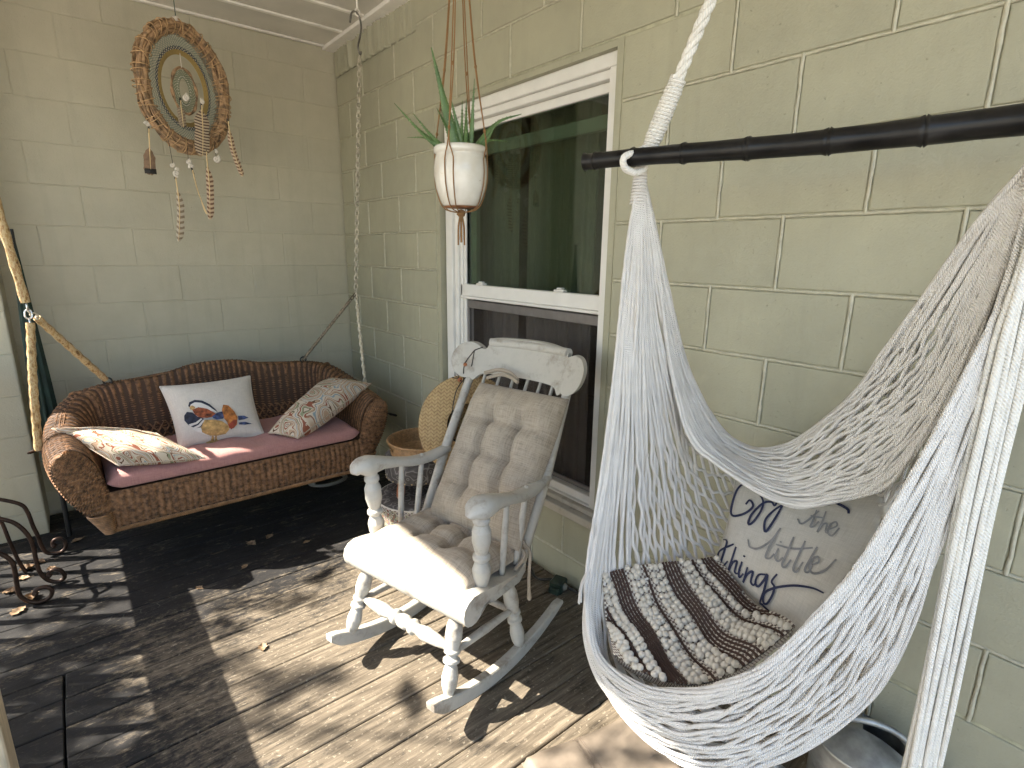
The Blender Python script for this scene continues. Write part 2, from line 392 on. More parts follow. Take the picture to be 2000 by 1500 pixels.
M = dict(
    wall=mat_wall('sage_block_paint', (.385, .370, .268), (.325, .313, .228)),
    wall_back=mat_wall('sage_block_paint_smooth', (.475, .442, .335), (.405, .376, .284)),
    mortar=simple('painted_mortar', (.40, .385, .265), .6, .15, 30, .6, 90),
    bead=simple('painted_pointing', (.455, .43, .32), .5, .1, 40, .8, 120),
    ceil=simple('ceiling_paint', (.62, .585, .51), .6, .08, 3, .1, 40), trim=simple('white_trim_paint', (.80, .76, .69), .5, .06, 12, .15, 60),
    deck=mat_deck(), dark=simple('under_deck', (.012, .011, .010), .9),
    white=mat_paint_worn('chair_white_paint', (.47, .445, .39), (.21, .165, .12), 1.1, .55),
    winwhite=simple('window_white', (.72, .70, .65), .4, .04, 10, .08, 60), sill=mat_paint_worn('sill_paint', (.50, .46, .38), (.16, .13, .10), 1.1, .7, 9),
    linen=mat_fabric('linen_cushion', (.41, .345, .265), (.16, .13, .10), 300, 300, .9, .7),
    pink=mat_fabric('dusty_rose_cotton', (.42, .215, .19), (.34, .165, .148), 420, 420, .3, .25),
    ivory=mat_fabric('ivory_cotton', (.62, .57, .50), (.55, .50, .44), 420, 420, .3, .25),
    canvas=mat_fabric('natural_canvas', (.50, .455, .38), (.45, .405, .335), 420, 420, .3, .22),
    paisley=mat_paisley('paisley_print'),
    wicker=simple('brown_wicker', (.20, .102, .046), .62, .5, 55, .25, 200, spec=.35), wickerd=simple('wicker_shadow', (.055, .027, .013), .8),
    cane=simple('wrapped_cane', (.25, .13, .055), .5, .3, 40), rattan=simple('honey_rattan', (.37, .215, .095), .42, .25, 70),
    straw=mat_weave('plaited_straw', (.50, .345, .165), (.21, .125, .055), 85),
    rope=mat_rope('white_cotton_cord', (.80, .755, .69), .011, 1.0), rope2=mat_rope('white_rope', (.80, .765, .69), .014),
    jute=mat_rope('tan_cord', (.34, .19, .085), .006, .7, .2), string=simple('dark_string', (.02, .018, .016), .8), gstring=simple('green_string', (.05, .09, .07), .8),
    bamboo=simple('black_bamboo', (.010, .009, .008), .30, .5, 14, .12, 30, spec=.25),
    glaze=None, terracotta=simple('unglazed_foot', (.30, .13, .055), .7, .2, 40), soil=simple('potting_soil', (.03, .022, .015), .95, .4, 60, .8, 120),
    vine=simple('dry_vine', (.34, .21, .11), .65, .5, 40, .5, 120), raffia=simple('pale_raffia', (.46, .29, .14), .7, .25, 50),
    netblue=simple('blue_green_thread', (.16, .20, .17), .8), netnavy=simple('navy_thread', (.022, .03, .055), .8), netgold=simple('gold_thread', (.30, .21, .07), .8), netgreen=simple('sage_thread', (.15, .18, .11), .8),
    shell=simple('seashell', (.72, .66, .58), .3, .12, 60, .2, 150), quill=simple('quill', (.62, .46, .24), .5),
    iron=simple('bronze_iron', (.055, .032, .022), .42, .3, 30, .2, 120, metal=.6), zinc=simple('galvanised_steel', (.36, .36, .34), .48, .3, 16, .12, 40, metal=.75),
    steel=simple('chain_steel', (.52, .47, .37), .45, .3, 40, metal=.3), plastic=simple('clear_sleeve', (.46, .40, .28), .35, .3, 50),
    sleeve=None, green=simple('dark_green_canvas', (.010, .028, .020), .8, .3, 12), black=simple('black_plastic', (.012, .012, .012), .4),
    wood=simple('orange_wood', (.33, .10, .03), .4, .2, 20), palewood=simple('pale_painted_wood', (.48, .40, .28), .6, .2, 9, .2, 30, stretch=(6, 6, 1)),
    leaf=None, dry=simple('dry_leaf', (.24, .155, .085), .7, .35, 60), hose=simple('grey_hose', (.20, .19, .16), .5), box=simple('dark_green_plastic', (.012, .026, .018), .45),
    vinyl=simple('tan_canvas_pad', (.20, .16, .12), .62, .35, 6, .25, 40), stitch=simple('dark_stitching', (.13, .10, .075), .8),
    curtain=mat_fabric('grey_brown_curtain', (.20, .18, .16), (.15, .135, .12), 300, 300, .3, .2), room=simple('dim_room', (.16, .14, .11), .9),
    bounce_yard=simple('pale_bounce_yard', (.50, .46, .39), .9, .2, 6, .6, 30), bark=simple('bark', (.10, .075, .05), .9, .3, 12, .7, 20),
    foliage=None, navy=simple('navy_ink', (.016, .019, .05), .8), grey=simple('grey_ink', (.21, .20, .19), .8),
    glass=mat_glass('window_glass', (.64, .72, .64), .03), screen=mat_screen(),
    brownyarn=mat_rope('dark_brown_yarn', (.085, .052, .040), .008), cream=mat_rope('cream_wool', (.58, .525, .435), .02, .6), weave=None, hassock=None, drumside=None,
    aluminium=simple('screen_frame', (.17, .155, .145), .45, .1, 20, metal=.3),
)
# glazed pot
m_, t_, b_ = newmat('cream_glaze'); b_.inputs['Roughness'].default_value = .16; b_.inputs['Coat Weight'].default_value = .5
v_ = pos(t_); t_.links.new(mixc(t_, ramp(t_, noise(t_, v_, 55, 3), [(.68, (0, 0, 0)), (.74, (1, 1, 1))]), ramp(t_, noise(t_, v_, 12, 4), [(.3, (.62, .57, .48)), (.7, (.74, .71, .64))]), (.30, .22, .14)), b_.inputs['Base Color'])
bump(t_, b_, noise(t_, v_, 26, 3), .12, .004); M['glaze'] = m_
# aloe
m_, t_, b_ = newmat('aloe_skin'); b_.inputs['Roughness'].default_value = .4; b_.inputs['Subsurface Weight'].default_value = .0
v_ = pos(t_); t_.links.new(mixc(t_, ramp(t_, noise(t_, v_, 170, 2), [(.62, (0, 0, 0)), (.7, (1, 1, 1))]), ramp(t_, noise(t_, v_, 14, 3), [(.3, (.055, .11, .032)), (.7, (.11, .19, .055))]), (.26, .33, .16)), b_.inputs['Base Color']); M['leaf'] = m_
# printed chain sleeve
m_, t_, b_ = newmat('printed_sleeve'); b_.inputs['Roughness'].default_value = .8; v_ = pos(t_, (70, 70, 32))
t_.links.new(ramp(t_, noise(t_, v_, 1., 3, .6), [(.3, (.12, .055, .02)), (.42, (.38, .24, .09)), (.52, (.52, .40, .22)), (.6, (.30, .16, .06)), (.7, (.50, .36, .17))]), b_.inputs['Base Color']); M['sleeve'] = m_
# foliage
m_, t_, b_ = newmat('leaves'); b_.inputs['Roughness'].default_value = .6
t_.links.new(ramp(t_, noise(t_, pos(t_), 3.5, 3), [(.3, (.03, .055, .014)), (.7, (.085, .13, .035))]), b_.inputs['Base Color']); M['foliage'] = m_
# checked weave of the hammock seat pad (uv 0..1 across the stripes)
m_, t_, b_ = newmat('checked_wool'); b_.inputs['Roughness'].default_value = .95; b_.inputs['Specular IOR Level'].default_value = .1
ck = N(t_, 'TexChecker', in_Scale=1.); t_.links.new(pos(t_, (130, 130, 1), uv=True), ck.inputs['Vector'])
ck.inputs['Color1'].default_value = (.60, .545, .45, 1); ck.inputs['Color2'].default_value = (.16, .12, .10, 1)
t_.links.new(ck.outputs[0], b_.inputs['Base Color']); bump(t_, b_, ck.outputs[1], .8, .002); M['weave'] = m_
# figured hassock cloth
m_, t_, b_ = newmat('figured_grey_cloth'); b_.inputs['Roughness'].default_value = .85
vo = N(t_, 'TexVoronoi', in_Scale=26., feature='SMOOTH_F1'); t_.links.new(pos(t_), vo.inputs['Vector'])
t_.links.new(ramp(t_, math_(t_, 'FRACT', math_(t_, 'MULTIPLY', vo.outputs['Distance'], 3.4)), [(0, (.05, .045, .04)), (.4, (.10, .09, .085)), (.55, (.24, .22, .20)), (.7, (.07, .06, .055))]), b_.inputs['Base Color']); M['hassock'] = m_
m_, t_, b_ = newmat('multicolour_band'); b_.inputs['Roughness'].default_value = .85
vo = N(t_, 'TexVoronoi', in_Scale=34.); t_.links.new(pos(t_), vo.inputs['Vector'])
t_.links.new(ramp(t_, noise(t_, pos(t_), 40, 2), [(.35, (.30, .10, .07)), (.45, (.10, .13, .09)), (.52, (.45, .38, .26)), (.6, (.10, .09, .16)), (.7, (.38, .22, .10))]), b_.inputs['Base Color']); M['drumside'] = m_

# ================================================================ the setting
H_ = .2032; CE = 2.712; ZJ = lambda j: 2.567 - H_*j
YK = lambda k: -(k*H_ + .193); XM = lambda m: -(m*H_ + .0104)
WY0, WY1 = YK(5), YK(11)                   # window opening in y
WZ0, WZ1 = ZJ(11), ZJ(2)
YEND = -4.7

g = MB(); box(g, (-60, -60, -.62), (60, 60, -.40)); bounce_ground = g.build('ground', M['bounce_yard'], smooth=False, kind='structure')  # unseen yard, made pale to bounce light onto walls and ceiling

# deck: boards run away from the house wall
floor = MB(); box(floor, (-2.50, YEND, -.07), (.0052, .0015, -.034)); floor = floor.build('floor', M['dark'], smooth=False, kind='structure')
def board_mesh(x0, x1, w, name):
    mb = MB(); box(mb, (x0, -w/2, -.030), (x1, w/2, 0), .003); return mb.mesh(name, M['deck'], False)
bw = .139
full = [board_mesh(-2.46, -.006, bw-g_, 'plank') for g_ in (.0035, .005)]
left = board_mesh(-2.46, -1.7675, bw-.004, 'plank_short'); right = board_mesh(-1.7615, -.006, bw-.004, 'plank_long')
for n in range(0, 33):
    y = -1.568 - bw*(n-11) - bw/2 + 0.0
    for me in ([full[n % 2]] if n < 11 or n % 7 == 6 and n > 20 else [left, right]):
        o = link('plank', me, floor); o.location = (random.uniform(-.002, .002), y + random.uniform(-.0006, .0006), random.uniform(-.0014, .0006))
        o.rotation_euler = (random.uniform(-.003, .003), 0, random.uniform(-.0004, .0004))

# ceiling with battens
ceil = MB(); box(ceil, (-2.484, YEND, CE), (.02, .30, CE+.05)); ceil = ceil.build('ceiling', M['ceil'], smooth=False, kind='structure')
mb = MB(); box(mb, (-2.45, -.014, -.011), (-.082, .014, 0), .003); me_b = mb.mesh('batten', M['trim'], False)
for i in range(15):
    o = link('batten', me_b, ceil); o.location = (0, -.028 - .299*i, CE)
mb = MB(); box(mb, (-.080, YEND, CE-.022), (-.002, -.002, CE), .003); mb.build('wall_trim', M['trim'], ceil, False)
mb = MB(); box(mb, (-2.484, YEND, 2.55), (-2.44, .30, CE-.0005), .003); mb.build('fascia', M['trim'], ceil, False)
rf = MB(); rf.add([(-2.75, YEND-.2, CE+.052), (.6, YEND-.2, 3.5), (.6, .5, 3.5), (-2.75, .5, CE+.052), (-2.75, YEND-.2, CE+.12), (.6, YEND-.2, 3.57), (.6, .5, 3.57), (-2.75, .5, CE+.12)],
       [(3, 2, 1, 0), (4, 5, 6, 7), (0, 1, 5, 4), (2, 3, 7, 6), (1, 2, 6, 5), (3, 0, 4, 7)])
# keep the roof sheet behind the eave line
rf.V[0][[0, 3, 4, 7], 0] = -2.484; rf.build('roof_deck', M['dark'], ceil, False)

# ---------------------------------------------------------------- block walls
def block_mesh(L, Hh, gap, axis, mat, ch=.0045, depth=.02):
    """front face at 0 looking to -x (axis 'x') or -y (axis 'y')"""
    a = (L-gap)/2; b = (Hh-gap)/2; c = ch
    V = [(d, s*(a-e), t*(b-e)) for d, e in ((depth, 0), (c*.8, 0), (c*.2, c*.35), (0, c)) for s, t in ((-1, -1), (1, -1), (1, 1), (-1, 1))]
    q = []
    for l in range(3):
        for k in range(4): q.append((l*4+k, l*4+(k+1) % 4, (l+1)*4+(k+1) % 4, (l+1)*4+k))
    q.append((12, 13, 14, 15))
    V = np.array(V); q = [x[::-1] for x in q]
    if axis == 'y': V = V[:, [1, 0, 2]]; q = [x[::-1] for x in q]
    return MB().add(V, q).mesh('block', mat, False)
cache = {}
def put_block(parent, axis, c, z0, z1, u0, u1, gap, mat):
    key = (axis, round(abs(u1-u0), 4), round(z1-z0, 4), gap)
    if key not in cache: cache[key] = block_mesh(abs(u1-u0), z1-z0, gap, axis, mat)
    o = link('block', cache[key], parent); u = (u0+u1)/2; z = (z0+z1)/2; d = c + random.uniform(-.0012, .0012)
    o.matrix_parent_inverse = Matrix(); pl = parent.location
    o.location = Vector((d, u, z) if axis == 'x' else (u, d, z)) - pl
    o.rotation_euler = (0, random.uniform(-.002, .002), random.uniform(-.002, .002)) if axis == 'x' else (random.uniform(-.002, .002), 0, random.uniform(-.002, .002))
    return o

hw = thing('house_wall', 'sage green painted concrete block wall with the sash window in it', 'wall', (0, -2, 0))
courses = [(ZJ(0), CE)] + [(ZJ(j+1), ZJ(j)) for j in range(12)] + [(0., ZJ(12))]
for c, (z0, z1) in enumerate(courses):
    odd = c % 2 == 1
    ks = [-.95] + list(range(1 if odd else 0, 24, 2))
    for a, b in zip(ks[:-1], ks[1:]):
        y0, y1 = YK(a), YK(b)
        inside = 3 <= c <= 11
        if inside and a >= 5 and b <= 11: continue
        if inside and a < 5 < b: y1 = YK(5)
        if inside and a < 11 < b: y0 = YK(11)
        y1 = max(y1, YEND+.002)
        if abs(y1-y0) < .02 or y0 < y1: continue
        put_block(hw, 'x', 0, z0, z1, y1, y0, .0115, M['wall'])
# mortar bed behind the blocks, with the window opening left free
mb = MB()
for lo, hi in (((.0055, WY0, -.1), (.14, .299, CE)), ((.0055, YEND, -.1), (.14, WY1, CE)), ((.0055, WY1, WZ1), (.14, WY0, CE)), ((.0055, WY1, -.1), (.14, WY0, WZ0))): box(mb, lo, hi)
mb.build('mortar', M['mortar'], hw, False)
# tooled beads in the upright joints
mb = MB()
for c, (z0, z1) in enumerate(courses):
    for k in range(1 if c % 2 else 0, 23, 2):
        if 3 <= c <= 11 and 5 <= k <= 11: continue
        y = YK(k); n = 9; zz = np.linspace(z0-.002, z1+.002, n)
        tube(mb, np.stack([np.full(n, .0026)+rng.normal(0, .0004, n), y+rng.normal(0, .0007, n), zz], 1), .0052+rng.normal(0, .0005, n), 6, False)
for c, (z0, z1) in enumerate(courses[:-1]):
    for y0, y1 in (((-.004, WY0+.01), (WY1-.01, -4.68)) if 3 <= c+1 <= 11 and 3 <= c <= 11 or c in (2, 11) and False else ((-.004, -4.68),)):
        n = max(20, int(abs(y1-y0)/.03)); yy = np.linspace(y0, y1, n)
        if 2 <= c <= 11 and y0 > WY0 and y1 < WY1: continue
        tube(mb, np.stack([np.full(n, .0052)+rng.normal(0, .0006, n), yy, z0+rng.normal(0, .0006, n)], 1), .0052+rng.normal(0, .0005, n), 6, False)
mb.build('pointing', M['bead'], hw, True, kind='stuff')
# reveals of the opening
mb = MB(); box(mb, (.004, WY0-.030, WZ0), (.12, WY0-.001, WZ1-.001)); box(mb, (.004, WY1+.001, WZ0), (.12, WY1+.030, WZ1-.001)); box(mb, (.006, WY1+.031, WZ1-.024), (.12, WY0-.031, WZ1-.001))
mb.build('window_reveal', M['wall'], hw, False)
# rough smeared mortar under the ceiling, near the corner
n1, n2 = 150, 14; yy = np.linspace(-.002, -1.05, n1); zz = np.linspace(ZJ(0)-.045, CE-.001, n2)
Y, Z = np.meshgrid(yy, zz, indexing='ij')
rid = np.cumsum(rng.normal(0, .5, (n1,)))*0 + np.convolve(rng.normal(0, 1, n1+4), np.ones(3)/3, 'same')[2:-2]
wav = .010 + .016*rid[:, None]*np.linspace(.5, 1, n2)[None] + rng.normal(0, .0012, (n1, n2))
low = (.5+.5*np.convolve(rng.normal(0, 1, n1), np.ones(4)/4, 'same'))[:, None]*.05
Z = np.where(np.arange(n2)[None] == 0, Z + np.clip(low, 0, .06), Z)
fade = np.clip((1.05+Y)/.35, 0, 1)*np.clip(np.arange(n2)/2., 0.02, 1)[None]
mb = MB(); grid(mb, np.stack([-.001-np.clip(wav, .002, .030)*fade, Y, Z], -1), flip=False); mb.build('smeared_mortar', M['wall'], hw, True)

bwl = thing('back_wall', 'flat sage green block wall behind the wicker swing', 'wall', (-.9, 0, 0))
for c, (z0, z1) in enumerate(courses):
    ms = [0] + list(range(1 if c % 2 else 2, 11, 2))
    for a, b in zip(ms[:-1], ms[1:]):
        x0 = XM(a) if a else -.0015; x1 = max(XM(b), -2.199)
        if x0 - x1 > .02: put_block(bwl, 'y', 0, z0, z1, x1, x0, .0027, M['wall_back'])
mb = MB(); box(mb, (-2.2, .0022, -.1), (.0065, .158, CE)); mb.build('mortar', M['wall_back'], bwl, False)

pier = thing('block_pier', 'sage green block pier at the left end of the back wall', 'pier', (-2.0, -.14, 0))
for c, (z0, z1) in enumerate(courses):
    for e in ([(-2.2, -1.806)] if c % 2 else [(-2.2, -2.0), (-2.0, -1.806)]):
        put_block(pier, 'y', -.284, z0, z1, e[0], e[1], .0036, M['wall_back'])
mb = MB(); box(mb, (-2.197, -.2815, 0), (-1.8085, -.0005, CE)); mb.build('core', M['wall_back'], pier, False)
mb = MB()
for c, (z0, z1) in enumerate(courses): box(mb, (-1.812, -.280, z0+.0015), (-1.806, -.002, z1-.0015))
mb.build('side_face', M['wall_back'], pier, False)

# dim room behind the window
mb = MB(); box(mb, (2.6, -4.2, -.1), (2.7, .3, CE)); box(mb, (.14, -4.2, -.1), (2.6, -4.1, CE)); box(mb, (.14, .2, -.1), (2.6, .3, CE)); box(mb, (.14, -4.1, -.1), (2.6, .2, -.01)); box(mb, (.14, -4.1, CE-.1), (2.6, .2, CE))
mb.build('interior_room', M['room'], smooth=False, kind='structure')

# ---------------------------------------------------------------- window
win = thing('sash_window', 'white framed sash window with green tinted upper pane and screened lower half', 'window', (.05, -1.82, WZ0))
FY0, FY1 = -1.252, -2.392; FZ0, FZ1 = .392, 2.137
def part(name, mat, parent, *boxes, ch=.003):
    mb = MB()
    for lo, hi in boxes: box(mb, lo, hi, ch)
    return mb.build(name, mat, parent, False)
fr = part('frame', M['winwhite'], win, ((.030, FY1, FZ1-.048), (.125, FY0, FZ1)), ((.030, FY1, FZ0), (.1251, FY1+.048, FZ1-.0485)), ((.030, FY0-.060, FZ0), (.1251, FY0, FZ1-.0485)))
part('inner_stop', M['winwhite'], fr, ((.046, FY0-.092, FZ0+.001), (.12, FY0-.0605, FZ1-.080)), ((.046, FY1+.0485, FZ1-.0795), (.12, FY0-.0605, FZ1-.0485)))
part('track', M['winwhite'], fr, ((.058, FY0-.112, FZ0+.001), (.118, FY0-.0925, FZ1-.0805)), ((.066, FY0-.135, FZ0+.001), (.117, FY0-.1125, FZ1-.0805)))
GY0, GY1 = FY0-.136, FY1+.058
up = part('upper_sash', M['winwhite'], win, ((.058, GY1-.008, 1.222), (.098, GY0+.040, 1.282)), ((.050, GY1-.008, 1.208), (.098, GY0+.040, 1.2215)), ((.072, GY1-.002, 2.020), (.1, GY0+.02, 2.056)), ((.072, GY0+.001, 1.2825), (.1, GY0+.03, 2.0195)))
part('pane', M['glass'], up, ((.082, GY1-.006, 1.2825), (.086, GY0, 2.0195)), ch=0)
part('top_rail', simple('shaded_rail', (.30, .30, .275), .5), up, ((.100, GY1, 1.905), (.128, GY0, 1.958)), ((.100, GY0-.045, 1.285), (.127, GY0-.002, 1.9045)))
for yy_ in (-1.512, -2.085):
    part('sash_lock', M['winwhite'], up, ((.060, yy_-.030, 1.2822), (.090, yy_+.030, 1.292)), ((.064, yy_-.016, 1.2922), (.086, yy_+.016, 1.300)))
scr = part('insect_screen_panel', M['aluminium'], win, ((.074, GY1-.001, 1.158), (.092, GY0+.01, 1.200)), ((.074, GY1-.001, .452), (.092, GY1+.022, 1.1575)), ((.074, GY0-.012, .452), (.092, GY0+.01, 1.1575)), ((.074, GY1-.001, .430), (.092, GY0+.01, .4515)))
part('screen_mesh', M['screen'], scr, ((.083, GY1+.0222, .4517), (.0838, GY0-.0122, 1.1573)), ch=0)
sl = part('sill', M['sill'], win, ((-.026, WY1+.004, WZ0-.004), (.045, WY0-.004, WZ0+.030)), ((.010, WY1+.032, WZ0+.0305), (.06, WY0-.032, WZ0+.052)))
part('sill_nose', M['winwhite'], sl, ((.032, FY1+.0005, WZ0+.0525), (.12, FY0-.0005, FZ0-.0005)), ((.046, FY1+.049, FZ0), (.12, FY0-.061, .4295)))
for i, (a, b, dark) in enumerate(((-1.30, -1.62, 0), (-1.66, -2.125, 0), (-2.19, -2.60, 0))):
    n = 70; s = np.linspace(0, 1, n); yy_ = a + (b-a)*s
    ph = s*abs(b-a)/.075*2*np.pi + i*1.3
    xx = .235 + .009*np.sin(ph) + .010*np.sin(ph*.37+1)
    zz = np.linspace(.15, 2.3, 8)
    P = np.stack([np.repeat(xx[:, None], 8, 1) + .004*np.sin(zz*3+i)[None], np.repeat(yy_[:, None], 8, 1), np.repeat(zz[None], n, 0)], -1)
    uv = np.stack(np.broadcast_arrays(s[:, None]*.5, zz[None]), -1)
    grid(mb := MB(), P, uv); mb.build('curtain', M['curtain'], label=('grey curtain panel behind the left side of the window', 'wide grey curtain panel in the middle of the window', 'grey curtain panel behind the right side of the window')[i], cat='curtain', group='curtains inside the window')

# ---------------------------------------------------------------- porch railing (its bars stripe the floor)
rail = thing('porch_railing', 'low wooden porch railing with slim upright bars beside the deck', 'railing', (-2.17, -2.6, 0))
part('top_rail', M['palewood'], rail, ((-2.24, YEND, .887), (-2.10, -.286, .925))); part('under_rail', M['palewood'], rail, ((-2.19, YEND, .775), (-2.15, -.286, .8865)))
part('bottom_rail', M['palewood'], rail, ((-2.19, YEND, .075), (-2.15, -.286, .125)))
mb = MB(); box(mb, (-.013, -.013, .1255), (.013, .013, .7745), .002); me_bal = mb.mesh('baluster', M['palewood'], False)
for i in range(31):
    o = link('baluster', me_bal, rail); o.matrix_parent_inverse = Matrix(); o.location = Vector((-2.17, -.395 - .1365*i, 0)) - rail.location
np_ = MB(); box(np_, (-.045, -.05, 0), (.045, .05, .80), .004); o = np_.build('newel_post', M['palewood'], None, False, label='pale wooden post edge at the lower left of the photo', cat='post')
o.location = (-1.877, -2.22, .0)

# ================================================================ wicker porch swing
def catc(C, n):                                  # resample control nets along axis 0, n per row, uniform in parameter
    C = np.asarray(C, float); K = len(C); t = np.linspace(0, K-1, n); out = []
    Q = np.concatenate([2*C[:1]-C[1:2], C, 2*C[-1:]-C[-2:-1]])
    for x in t:
        i = min(int(x), K-2); f = x-i; a, b, c, d = Q[i:i+4]
        out.append(.5*((2*b) + (-a+c)*f + (2*a-5*b+4*c-d)*f*f + (-a+3*b-3*c+d)*f**3))
    return np.array(out)

def weave(P, rows, stakes, r=.0036, amp=.0045, sides=4, rs=.003, alt=1.):
    """woven strands over a sheet P (n,m,3): rows run along axis 0, stakes along axis 1"""
    n, m = P.shape[:2]
    du = np.gradient(P, axis=0); dv = np.gradient(P, axis=1); Nn = np.cross(du, dv); Nn /= np.linalg.norm(Nn, axis=2)[..., None]+1e-9
    def at(u, v):
        x = np.clip(u*(n-1), 0, n-1.001); y = np.clip(v*(m-1), 0, m-1.001); i = x.astype(int); j = y.astype(int)
        fx = (x-i)[:, None]; fy = (y-j)[:, None]
        f = lambda A: (1-fx)*(1-fy)*A[i, j]+fx*(1-fy)*A[i+1, j]+(1-fx)*fy*A[i, j+1]+fx*fy*A[i+1, j+1]
        return f(P), f(Nn)
    mb = MB()
    for k in range(rows):
        u = np.linspace(0, 1, stakes*3+1); v = np.full_like(u, (k+.5)/rows) + rng.normal(0, .0006)
        p_, n_ = at(u, v); w = np.cos(np.pi*(u*stakes + k*alt))*amp*(1+rng.normal(0, .08))
        tube(mb, p_ + n_*w[:, None], r*(1+rng.normal(0, .07)), sides, False)
    for k in range(stakes):
        v = np.linspace(0, 1, 16); u = np.full_like(v, (k+.5)/stakes); p_, n_ = at(u, v)
        tube(mb, p_, rs, sides, False)
    return mb

SX = -.985
sw = thing('porch_swing', 'brown wicker porch swing bench hung on chains in the corner', 'swing', (SX, -.78, .27))
#   section control points: seat edge, inner top, crown, outer top, outer mid, base
half = [
 [(-.565, -1.045, .43), (-.60, -1.05, .575), (-.665, -1.05, .640), (-.735, -1.045, .585), (-.695, -1.05, .43), (-.585, -1.055, .265)],
 [(-.570, -.93, .43), (-.605, -.93, .59), (-.675, -.93, .655), (-.748, -.925, .60), (-.72, -.92, .44), (-.60, -.93, .268)],
 [(-.570, -.80, .43), (-.605, -.80, .605), (-.675, -.80, .665), (-.750, -.79, .615), (-.73, -.79, .45), (-.615, -.80, .27)],
 [(-.560, -.67, .43), (-.600, -.655, .64), (-.665, -.63, .695), (-.735, -.60, .655), (-.72, -.60, .47), (-.615, -.62, .27)],
 [(-.53, -.60, .43), (-.555, -.55, .70), (-.60, -.515, .752), (-.655, -.475, .715), (-.64, -.48, .50), (-.56, -.52, .27)],
 [(-.44, -.58, .43), (-.455, -.515, .735), (-.47, -.485, .785), (-.485, -.445, .75), (-.47, -.45, .50), (-.44, -.50, .27)],
 [(-.27, -.575, .43), (-.28, -.505, .745), (-.28, -.475, .793), (-.28, -.435, .76), (-.27, -.45, .50), (-.27, -.50, .27)],
 [(-.12, -.57, .43), (-.12, -.50, .785), (-.12, -.470, .826), (-.12, -.43, .795), (-.12, -.45, .50), (-.12, -.50, .27)],
 [(0, -.57, .43), (0, -.50, .80), (0, -.470, .836), (0, -.43, .80), (0, -.45, .50), (0, -.50, .27)]]
ctl = np.array(half + [[(-x, y, z) for x, y, z in row] for row in half[-2::-1]]); ctl[:, :, 0] += SX
Pq = catc(ctl, 130); Pq = np.swapaxes(catc(np.swapaxes(Pq, 0, 1), 44), 0, 1)      # (along, across)
def shrink(P, d):
    du = np.gradient(P, axis=0); dv = np.gradient(P, axis=1); n_ = np.cross(du, dv); n_ /= np.linalg.norm(n_, axis=2)[..., None]+1e-9
    return P + n_*d
inner = Pq[:, :19]; crown = Pq[:, 17:30]; outer = Pq[:, 28:]
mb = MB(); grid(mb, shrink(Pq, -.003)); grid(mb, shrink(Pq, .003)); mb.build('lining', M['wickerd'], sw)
weave(inner, 58, 150, .0038, .0032, alt=.0).build('backrest', M['wicker'], sw, kind='stuff')
rm = weave(np.swapaxes(crown, 0, 1), 190, 8, .0042, .0035); rm.build('rolled_rim', M['wicker'], sw, kind='stuff')
weave(outer, 46, 92, .0042).build('outer_shell', M['wicker'], sw, kind='stuff')
# seams across the back where the panels meet
mb = MB()
mb = MB(); tube(mb, shrink(Pq, .008)[33, 0:30], .007, 6); mb.build('panel_seam', M['wicker'], sw)
mb = MB(); tube(mb, shrink(Pq, .008)[96, 0:30], .007, 6); mb.build('panel_seam', M['wicker'], sw)
# lattice panels low in the back
for cx in (-.30, .30):
    mb = MB()
    for sgn in (-1, 1):
        for k in range(9):
            a = np.array([SX+cx-.16+k*.036, -.585, .47]); b_ = a + np.array([sgn*.075, .025, .11])
            if sgn < 0: a = a + np.array([.04, 0, 0]); b_ = b_ + np.array([.04, 0, 0])
            tube(mb, np.stack([a, (a+b_)/2+np.array([0, -.004, 0]), b_]), .0042, 5)
    mb.build('lattice', M['wicker'], sw, kind='stuff')
# woven fronts of the arms, ending in wrapped feet
for s in (-1, 1):
    sec = catc(ctl[0 if s < 0 else -1], 41)
    inn, out = sec[:21], sec[20:][::-1]
    f = np.linspace(0, 1, 15)[:, None, None]
    P = inn[None]*(1-f) + out[None]*f; P = P + np.array([0, -1., 0])*(.035*np.sin(np.pi*f)*np.linspace(1, .45, 21)[None, ::-1, None])
    P = np.swapaxes(P, 0, 1)
    if s > 0: P = P[:, ::-1]
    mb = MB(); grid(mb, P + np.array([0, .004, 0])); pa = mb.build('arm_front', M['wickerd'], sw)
    weave(np.swapaxes(P, 0, 1), 44, 13, .0042, .0035).build('arm_weave', M['wicker'], pa, kind='stuff')
    mb = MB(); a = np.array([SX+s*.580, -1.062, .258]); b_ = np.array([SX+s*.605, -1.06, .345])
    for k in range(11): 
        c = a + (b_-a)*k/10; rr = .020+.0022*k; an = np.linspace(0, 2*np.pi, 15)[:-1]
        tube(mb, np.stack([c[0]+rr*np.cos(an), c[1]+rr*.8*np.sin(an), np.full(14, c[2])], 1), .0052, 5, closed=True)
    mb.build('wrapped_foot', M['cane'], sw)
